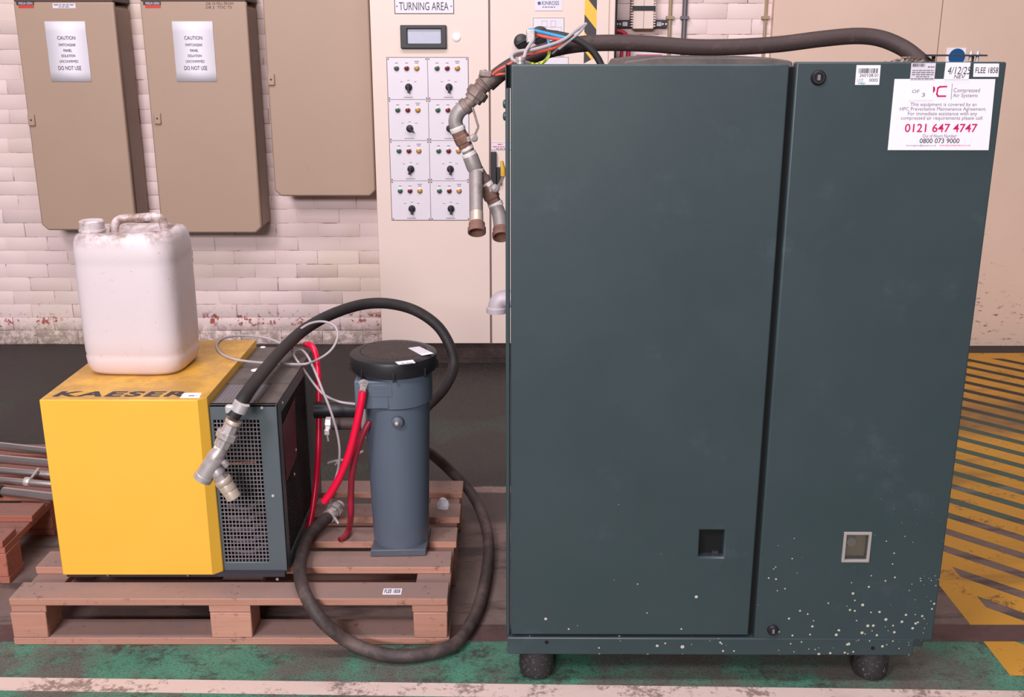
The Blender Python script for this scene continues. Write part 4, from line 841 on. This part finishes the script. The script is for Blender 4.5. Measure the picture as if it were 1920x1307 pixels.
MB().box(A.x - .034, A.x - .012, A.y - .016, A.y + .004, A.z - .010, A.z + .012).build('clamp_bolt', M['chrome'], cl, bevel=.004)
MB().lathe(along(.22), dd, [(.0205, 0), (.0215, .003), (.0215, .010), (.018, .012)], 20).build('ferrule', M['brass'], U, smooth=True)
MB().lathe(along(.30), dd, [(.0175, 0), (.0205, .002), (.0205, .026), (.019, .028)], 8).build('coupling_body', M['galv'], U)
MB().lathe(along(.45), dd, [(.026, 0), (.0285, .003), (.0285, .018), (.026, .022)], 8).build('union_nut', M['galv'], U)
MB().lathe(along(.58), dd, [(.021, 0), (.022, .002), (.022, .024), (.019, .026)], 8).build('union_tail', M['galv'], U)
MB().lathe(along(.74), dd, [(.0175, 0), (.0185, .001), (.0185, .012), (.0175, .013)], 18).build('thread_tape', M['ptfe'], U, smooth=True)
te0 = along(.85); te1 = at(380, 897, 2.545); td = (te1 - te0).normalized(); TL = (te1 - te0).length
TE = MB().lathe(te0, td, [(.0165, -.02), (.0185, -.012), (.0195, 0), (.0225, .006), (.0235, .02), (.0235, TL - .012), (.0255, TL - .010), (.0255, TL + .003), (.021, TL + .003), (.021, TL - .02)], 24, False).build('tee', M['galv'], U, smooth=True)
MB().lathe(te0 + td * (TL - .022), td, [(.0215, 0), (.0215, .002)], 20).build('bore', M['print'], TE)
b0 = te0 + td * (TL * .42); b1 = at(437, 930, 2.556); bd = (b1 - b0).normalized()
BL = (b1 - b0).length
MB().lathe(b0, bd, [(.0165, 0), (.0175, .02), (.0195, .024), (.0195, .034)], 18).build('branch', M['galv'], TE, smooth=True)
MB().lathe(b0 + bd * .034, bd, [(.0185, 0), (.0185, .016)], 8).build('nipple', M['galv'], U)
MB().lathe(b0 + bd * .050, bd, [(.022, 0), (.0235, .002), (.0235, .014), (.022, .016)], 20).build('knurled_ring', M['brass'], U, smooth=True)
MB().lathe(b0 + bd * .066, bd, [(.0205, 0), (.0215, .002), (.0215, .020), (.019, .022), (.020, .024), (.020, BL - .066 + .004), (.014, BL - .066 + .006)], 20).build('quick_coupling', M['brass'], U, smooth=True)
q0 = at(422, 868, 2.54); MB().lathe(q0, (-.5, .1, .6), [(.007, -.012), (.0095, -.008), (.0095, .004), (.005, .008)], 12).build('bleed_screw', M['galv'], TE, smooth=True)

L_ = thing('coiled_hose', 'dusty black rubber hose looping from the pallet down onto the green floor', 'hose', (-.3, 2.46, .0))
def fz(x, y, z): return onz(x, y, z)
pts = [fz(617, 968, .185), fz(603, 980, .180), fz(580, 1003, .170), fz(568, 1030, .168), fz(562, 1062, .168), fz(566, 1097, .166), at(582, 1133, 2.502), at(608, 1168, 2.478), fz(648, 1200, .045), fz(690, 1219, HR + .004), fz(740, 1230, HR + .002), fz(797, 1226, HR + .002), fz(852, 1208, HR + .002), fz(889, 1158, HR + .002), fz(908, 1098, HR + .002), fz(916, 1040, HR + .004), fz(913, 995, .03), fz(900, 955, .06), fz(880, 920, .095), at(850, 888, 3.38), at(822, 862, 3.36), at(800, 846, 3.30), at(775, 838, 3.15), LO + Vector((.004, .05, 0)), LO + Vector((0, .02, 0))]
MB().tube(tube_path(pts, 8), HR, 16).build('hose', mat('dusty_black_rubber', (60, 50, 49), .62, 0, .15, 16, (104, 86, 80), 9, .45, .15, 90), L_, smooth=True)
A2 = fz(617, 968, .186); d2 = (fz(640, 944, .192) - A2).normalized()
cl = MB().lathe(A2, d2, [(.0195, -.006), (.0215, -.004), (.0215, .010), (.0195, .012)], 20).build('hose_clamp', M['chrome'], L_, smooth=True)
p = A2 + Vector((.018, -.016, .004)); MB().bar(p, p + Vector((.016, -.012, -.016)), .008, .008).build('clamp_bolt', M['chrome'], cl, bevel=.002)
MB().lathe(A2 + d2 * .014, d2, [(.019, 0), (.023, .002), (.023, .012), (.021, .014)], 8).build('union_tail', M['galv'], L_)
MB().lathe(A2 + d2 * .028, d2, [(.025, 0), (.0275, .003), (.0275, .016), (.025, .019)], 8).build('union_nut', M['galv'], L_)
MB().lathe(A2 + d2 * .047, d2, [(.020, 0), (.021, .002), (.021, .010), (.018, .012)], 16).build('nipple', M['galv'], L_, smooth=True)
MB().lathe(A2 + d2 * .059, d2, [(.0165, 0), (.0175, .002), (.0175, .014), (.012, .016)], 16).build('thread_tape', M['ptfe'], L_, smooth=True)

S_ = thing('short_hose', 'short black hose stub with a steel clamp, level behind the filter housing', 'hose', (-.45, 3.0, .36))
hA, hB = at(609, 795, 2.965), at(700, 796, 2.965); 
MB().tube([hA, (hA + hB) / 2 + Vector((0, 0, .002)), hB], .0185, 16).build('hose', M['brown_rubber'], S_, smooth=True)
cl = MB().lathe(hA + Vector((.004, 0, 0)), (1, 0, 0), [(.0205, 0), (.022, .001), (.022, .016), (.0205, .017)], 18).build('hose_clamp', M['chrome'], S_, smooth=True)
MB().box(hA.x + .003, hA.x + .019, hA.y - .034, hA.y - .018, hA.z - .024, hA.z - .006).build('clamp_lug', M['chrome'], cl, bevel=.002); MB().tube([(hA.x + .013, hA.y - .026, hA.z - .045), (hA.x + .010, hA.y - .026, hA.z - .02)], .0032, 8).build('clamp_bolt', M['chrome'], cl, smooth=True)
MB().tube([hB + Vector((0, 0, 0)), hB + Vector((.05, -.01, 0))], .015, 12).build('hose_tail', M['galv'], S_, smooth=True)
t = thing('drain_pipe', 'thick black pipe running level behind the short hose stub', 'pipe', at(640, 770, 3.04)); MB().tube([at(590, 769, 3.04), at(645, 768, 3.04), at(715, 768, 3.0)], .026, 18).build('pipe', M['black'], t, smooth=True); 
# ================================================================== RED TUBES
def red(label, pts, r, m, hollow_at=-1, m2=None):
    t = thing('red_tube', label, 'tube', Vector(pts[-1]), 'red air tubes'); path = tube_path(pts, 8); b = MB().tube(path, r, 14)
    o = b.build('tube', M[m], t, smooth=True); d = (path[-1] - path[-2]).normalized()
    MB().lathe(path[-1] + d * .0002, d, [(r * .55, 0), (r * .5, .0006)], 12).build('bore', M[m2 or 'redpanel'], t); return t
red('long upright red tube hanging from the back corner of the dryer', [at(572, 646, 3.16), at(584, 648, 3.13), at(593, 668, 3.11), at(597, 710, 3.09), at(598, 770, 3.06), at(597, 840, 3.02), at(593, 900, 3.0), at(587, 950, 2.97), at(580, 990, 2.945)], .0092, 'red_hose')
red('bright red tube plugged into the filter housing, curving down to the left', [e0 + Vector((-.001, -.012, -.008)), at(677, 757, 2.735), at(668, 800, 2.735), at(655, 850, 2.74), at(638, 893, 2.75), at(622, 922, 2.76), at(608, 941, 2.765)], .0112, 'red_hose')
red('grimy dark red tube ending on the pallet slat left of the filter housing', [at(693, 790, 2.80), at(682, 812, 2.79), at(668, 850, 2.78), at(660, 890, 2.79), at(658, 930, 2.81), at(658, 965, 2.83), at(655, 990, onz(655, 994, .16).y), onz(647, 1006, .154), onz(637, 1012, .153)], .0092, 'red_dirty')
# ================================================================== GREY CABLE ON THE DRYER
G = thing('grey_cable', 'thin grey cable lying in loops over the dryer top and down to the pallet', 'cable', (-.6, 3.0, .66))
zc = GZ + .005; zy = DZ1 + .004
pts = [at(690, 758, 2.98), at(660, 757, 2.99), at(632, 752, 3.0), at(605, 738, 3.0), at(585, 715, 3.02), at(566, 688, 3.03), onz(553, 670, .676), onz(552, 660, .680), onz(565, 656, .68), at(577, 668, 3.02), at(590, 695, 2.98), at(604, 730, 2.94), at(620, 770, 2.92), at(632, 810, 2.92), at(637, 845, 2.92), at(634, 880, 2.93), at(627, 905, 2.95), onz(622, 930, .152), onz(618, 950, .15)]
MB().tube(tube_path(pts, 7), .0038, 8).build('tail', M['grey_wire'], G, smooth=True)
pts = [onz(553, 664, .676), onz(530, 646, .69), onz(500, 634, .693), onz(470, 630, zy), onz(440, 630, zy), onz(415, 636, zy), onz(406, 648, zy), onz(415, 663, zy), onz(438, 673, zy), onz(460, 677, .686), onz(490, 680, .676), onz(520, 681.5, .672), onz(550, 683, .675), onz(575, 682, .685), at(600, 672, 3.02), at(622, 655, 3.05), at(633, 632, 3.08), at(628, 612, 3.11), at(606, 603, 3.13), at(580, 607, 3.15), at(558, 622, 3.15), at(545, 640, 3.12), onz(549, 655, .685)]
MB().tube(tube_path(pts, 7), .0038, 8).build('loop', M['grey_wire'], G, smooth=True)
t = thing('cable_tail', 'small loose grey cable end behind the grey loop near the housing', 'cable', at(640, 862, 3.05)); MB().tube(tube_path([at(615, 868, 3.0), at(630, 864, 3.02), at(652, 860, 3.02), at(680, 846, 2.98)], 6), .004, 8).build('core', M['grey_wire'], t, smooth=True); MB().tube(tube_path([at(628, 872, 3.01), at(634, 866, 3.02), at(640, 860, 3.02)], 4), .003, 6).build('frayed_end', M['grey_wire'], t, smooth=True)
# scrap of tissue and splinters on the pallet
q = MB(); rr = random.Random(11); c_ = onz(831, 952, .146); vs = []
for i in range(5):
    for k in range(9):
        a = 2 * math.pi * k / 9; r = (.020, .019, .016, .010, .001)[i] * rr.uniform(.75, 1.2); vs.append((c_.x + r * math.cos(a), c_.y + r * math.sin(a) * .7, .1445 + (.0, .012, .024, .034, .038)[i]))
q.add(vs, [(i * 9 + k, i * 9 + (k + 1) % 9, i * 9 + 9 + (k + 1) % 9, i * 9 + 9 + k) for i in range(4) for k in range(9)] + [tuple(range(9))[::-1]])
tag(q.build('crumpled_tissue', M['paper']), 'crumpled scrap of white tissue on the pallet right of the filter housing', 'tissue')

# ================================================================== TOP HOSE AND PIPEWORK LEFT OF THE COMPRESSOR
T = thing('discharge_hose', 'brown rubber hose over the compressor top ending in rusty pipework with two valves', 'hose', (.3, 2.8, 1.56))
pts = [at(1742, 130, 2.72), at(1718, 108, 2.74), at(1690, 88, 2.77), at(1650, 72, 2.79), at(1605, 67.5, 2.80), at(1540, 73, 2.80), at(1460, 83, 2.80), at(1380, 88, 2.80), at(1300, 88.5, 2.80), at(1210, 82, 2.80), at(1130, 80.5, 2.80), at(1070, 85, 2.80), at(1015, 98, 2.79), at(968, 119, 2.78), at(938, 138, 2.77), at(915, 158, 2.765)]
MB().tube(tube_path(pts, 8), .0208, 18).build('hose', M['brown_rubber'], T, smooth=True)
PYY = 2.765
def seg(name, p, q, prof, m, n=18, parent=None, smooth=True, y0=PYY, y1=PYY):
    a, b = at(*p, y0), at(*q, y1); L = (b - a).length; return MB().lathe(a, b - a, [(r, h * L) for r, h in prof], n).build(name, M[m], parent or T, smooth=smooth)
cl = seg('hose_clamp', (922, 142), (908, 156), [(.0215, 0), (.0245, .1), (.0245, .9), (.0215, 1)], 'dirty_galv')
p = at(912, 140, PYY - .02); MB().bar(p - Vector((.018, 0, -.004)), p + Vector((.014, 0, .0)), .016, .016).build('clamp_bolt', M['dirty_galv'], cl, bevel=.003)
seg('hose_tail', (911, 153), (899, 168), [(.0205, 0), (.021, .3), (.0225, .35), (.0225, .6), (.0195, .65), (.0195, 1)], 'dirty_galv')
seg('union_nut', (900, 168), (886, 188), [(.025, 0), (.0285, .1), (.0285, .62), (.0235, .7), (.0235, 1)], 'dirty_galv', 8, smooth=False)
seg('nipple', (888, 185), (868, 204), [(.0165, 0), (.0165, .7), (.019, .75), (.019, 1)], 'dirty_galv')
el = [at(872, 200, PYY), at(862, 208, PYY), at(856, 218, PYY), at(854, 229, PYY), at(857, 240, PYY)]
E_ = MB().tube(tube_path(el, 6), .0185, 18).build('elbow', M['zinc'], T, smooth=True)
MB().lathe(el[0], el[0] - el[1], [(.020, -.006), (.022, -.005), (.022, .008), (.020, .009)], 18).build('bead', M['dirty_galv'], E_, smooth=True)
seg('thread_tape', (856.5, 238), (860, 247), [(.0185, 0), (.0205, .1), (.0205, .8), (.0185, 1)], 'ptfe')
bv = seg('ball_valve', (859, 246), (874, 276), [(.0165, 0), (.0195, .03), (.0195, .3), (.021, .34), (.021, .72), (.0185, .76), (.0185, 1)], 'rust', 8, smooth=False)
def lever(pts, y, m, nut, parent, w=.011, vinyl=None):
    q = MB(); P_ = [at(a, b, y) for a, b in pts]
    for a, b in zip(P_, P_[1:]): q.bar(a, b, w, .003, (0, -1, 0))
    o = q.build('lever', M[m], parent, bevel=.0008); n_ = at(*nut, y); MB().lathe(n_ + Vector((-.006, -.004, 0)), (.3, -1, 0), [(.011, 0), (.011, .012), (.006, .013), (.006, .02)], 8).build('lever_nut', M['galv'], o)
    MB().bar(at(nut[0] - 16, nut[1] + 4, y + .01), at(nut[0] + 2, nut[1], y), .014, .014).build('valve_stem', M['galv'], o, bevel=.002)
    return o
lever([(886, 201), (897, 238), (891, 252), (888, 258)], PYY - .018, 'dirty_galv', (891, 258), bv, .006)
seg('thread_tape', (874, 275), (877, 281), [(.0165, 0), (.0175, .1), (.0175, 1)], 'ptfe'); seg('nipple', (875, 277), (880, 288), [(.0165, 0), (.0165, 1)], 'dirty_galv')
seg('thread_tape', (878, 286), (882, 294), [(.018, 0), (.0195, .1), (.0195, 1)], 'ptfe')
tee = seg('tee', (881, 291), (891, 318), [(.019, 0), (.0205, .1), (.0205, .8), (.019, 1)], 'zinc')
br2 = seg('branch', (884, 300), (907, 338), [(.0165, 0), (.0165, .9), (.0185, .95), (.0185, 1)], 'dirty_galv', parent=tee, y0=PYY + .01, y1=PYY + .02)
seg('thread_tape', (893, 316), (893, 322), [(.0185, 0), (.0195, .1), (.0195, 1)], 'ptfe')
dT, dB = at(893, 318, PYY), at(894, 421, PYY - .105); dv = (dB - dT).normalized(); dL = (dB - dT).length
dp = MB().lathe(dT, dv, [(.0165, 0), (.0165, dL)], 20).build('drop_pipe', M['zinc'], T, smooth=True)
MB().lathe(dT + dv * (dL - .035), dv, [(.0170, 0), (.0172, .03)], 20).build('pipe_band', M['brass'], dp, smooth=True)
def socket(p, v):
    o = MB().lathe(p, v, [(.018, 0), (.021, .003), (.021, .014), (.0235, .017), (.0235, .030), (.0195, .030), (.0190, .006)], 24, False).build('socket', M['rust'], T, smooth=True)
    MB().lathe(p + v * .012, v, [(.0194, 0), (.0194, .003)], 18).build('bore', M['rust_bore'], o)
socket(dB - dv * .006, dv)
Y2 = PYY + .02
sg_ = lambda n, p, q, pr, m, nn=18, sm=True, pa=None: seg(n, p, q, pr, m, nn, pa, sm, Y2, Y2)
sg_('nipple', (905, 332), (912, 347), [(.0175, 0), (.0175, 1)], 'dirty_galv'); sg_('thread_tape', (910, 343), (914, 350), [(.0185, 0), (.0185, 1)], 'ptfe')
bv2 = sg_('ball_valve', (911, 346), (928, 382), [(.018, 0), (.0195, .05), (.0195, .35), (.022, .38), (.022, .7), (.0185, .75), (.0185, 1)], 'rust', 8, False)
lever([(942, 318), (944, 330), (938, 344), (934, 350)], Y2 - .02, 'dirty_galv', (932, 352), bv2, .008)
p0, p1, p2 = at(940.5, 302, Y2 - .024), at(943, 316, Y2 - .024), at(943.5, 330, Y2 - .022); MB().tube([p0, p1, p2], [.004, .0068, .007], 10).build('grip', M['yellow_handle'], bv2, smooth=True)
sg_('thread_tape', (927, 379), (931, 388), [(.018, 0), (.0205, .1), (.0205, 1)], 'ptfe')
bnd = [at(929, 386, Y2), at(935, 400, Y2 - .015), at(938, 416, Y2 - .035), at(939, 432, Y2 - .055)]
MB().tube(tube_path(bnd, 5), .0190, 16).build('bend', M['zinc'], T, smooth=True)
socket(bnd[-1] - (bnd[-1] - bnd[-2]).normalized() * .008, (bnd[-1] - bnd[-2]).normalized())
# ---- cables on the compressor top
WYY = 2.72
t = thing('supply_cable', 'cut black supply cable on the compressor top with bare blue, red and striped cores', 'cable', at(1080, 118, WYY))
MB().tube(tube_path([at(1020, 61, WYY + .02), at(1052, 66, WYY), at(1080, 74, WYY), at(1105, 90, WYY), at(1120, 108, WYY), at(1130, 128, WYY)], 8), .0088, 12).build('sheath', M['rubber'], t, smooth=True)
MB().tube(tube_path([at(1060, 71, WYY - .01), at(1030, 64, WYY - .01), at(1008, 59, WYY - .015), at(994, 56, WYY - .015), at(991, 60, WYY - .012)], 6), .0042, 8).build('blue_core', M['blue_wire'], t, smooth=True)
MB().tube(tube_path([at(1024, 64, WYY - .006), at(1028, 76, WYY - .012), at(1031, 90, WYY - .016)], 6), .0035, 8).build('blue_core', M['blue_wire'], t, smooth=True)
MB().tube(tube_path([at(1062, 76, WYY - .01), at(1035, 72, WYY - .014), at(1010, 66, WYY - .014), at(1002, 63, WYY - .014)], 6), .0042, 8).build('red_core', M['red_wire'], t, smooth=True)
MB().tube(tube_path([at(1055, 82, WYY - .016), at(1040, 90, WYY - .02), at(1010, 98, WYY - .024), at(980, 106, WYY - .024), at(955, 120, WYY - .018), at(935, 131, WYY - .01), at(924, 140, WYY)], 6), .0036, 8).build('red_core', M['red_wire'], t, smooth=True)
MB().tube(tube_path([at(950, 138, WYY - .01), at(938, 139, WYY - .01), at(930, 141, WYY - .005)], 5), .003, 8).build('red_core', M['red_wire'], t, smooth=True)
MB().tube(tube_path([at(1031, 91, WYY - .016), at(1028, 106, WYY - .02), at(1018, 117, WYY - .03), at(1005, 121, WYY - .04), at(993, 119, WYY - .05), at(984, 116, WYY - .06)], 6), .0042, 8).build('earth_core', M['earth'], t, smooth=True)
MB().tube([at(990, 118.5, WYY - .055), at(980, 115, WYY - .065)], .005, 8).build('cable_lug', M['galv'], t, smooth=True)
t = thing('grey_control_cable', 'grey control cable looped loosely at the top left corner of the compressor', 'cable', at(970, 118, WYY - .08))
MB().tube(tube_path([at(1099, 45, WYY + .03), at(1080, 57, WYY), at(1058, 74, WYY - .02), at(1030, 85, WYY - .035), at(1000, 93, WYY - .045), at(975, 96, WYY - .05), at(961, 102, WYY - .06), at(961, 112, WYY - .07), at(972, 115, WYY - .08), at(982, 108, WYY - .075), at(986, 96, WYY - .06), at(992, 86, WYY - .05), at(999, 75, WYY - .04), at(998, 66, WYY - .03)], 7), .0045, 8).build('loop', M['grey_wire'], t, smooth=True)
MB().tube(tube_path([at(1099, 45, WYY + .03), at(1085, 62, WYY), at(1068, 76, WYY - .01), at(1050, 90, WYY - .02), at(1044, 95, WYY - .02)], 6), .0036, 8).build('tail', M['grey_wire'], t, smooth=True)
MB().tube([at(1047, 92, WYY - .02), at(1036, 102, WYY - .02)], .006, 8).build('taped_joint', M['black'], t, smooth=True)
p = at(995, 68, WYY - .03); MB().box(p.x - .011, p.x + .011, p.y - .008, p.y + .008, p.z - .016, p.z + .016).build('terminal_block', M['galv'], t, bevel=.003)
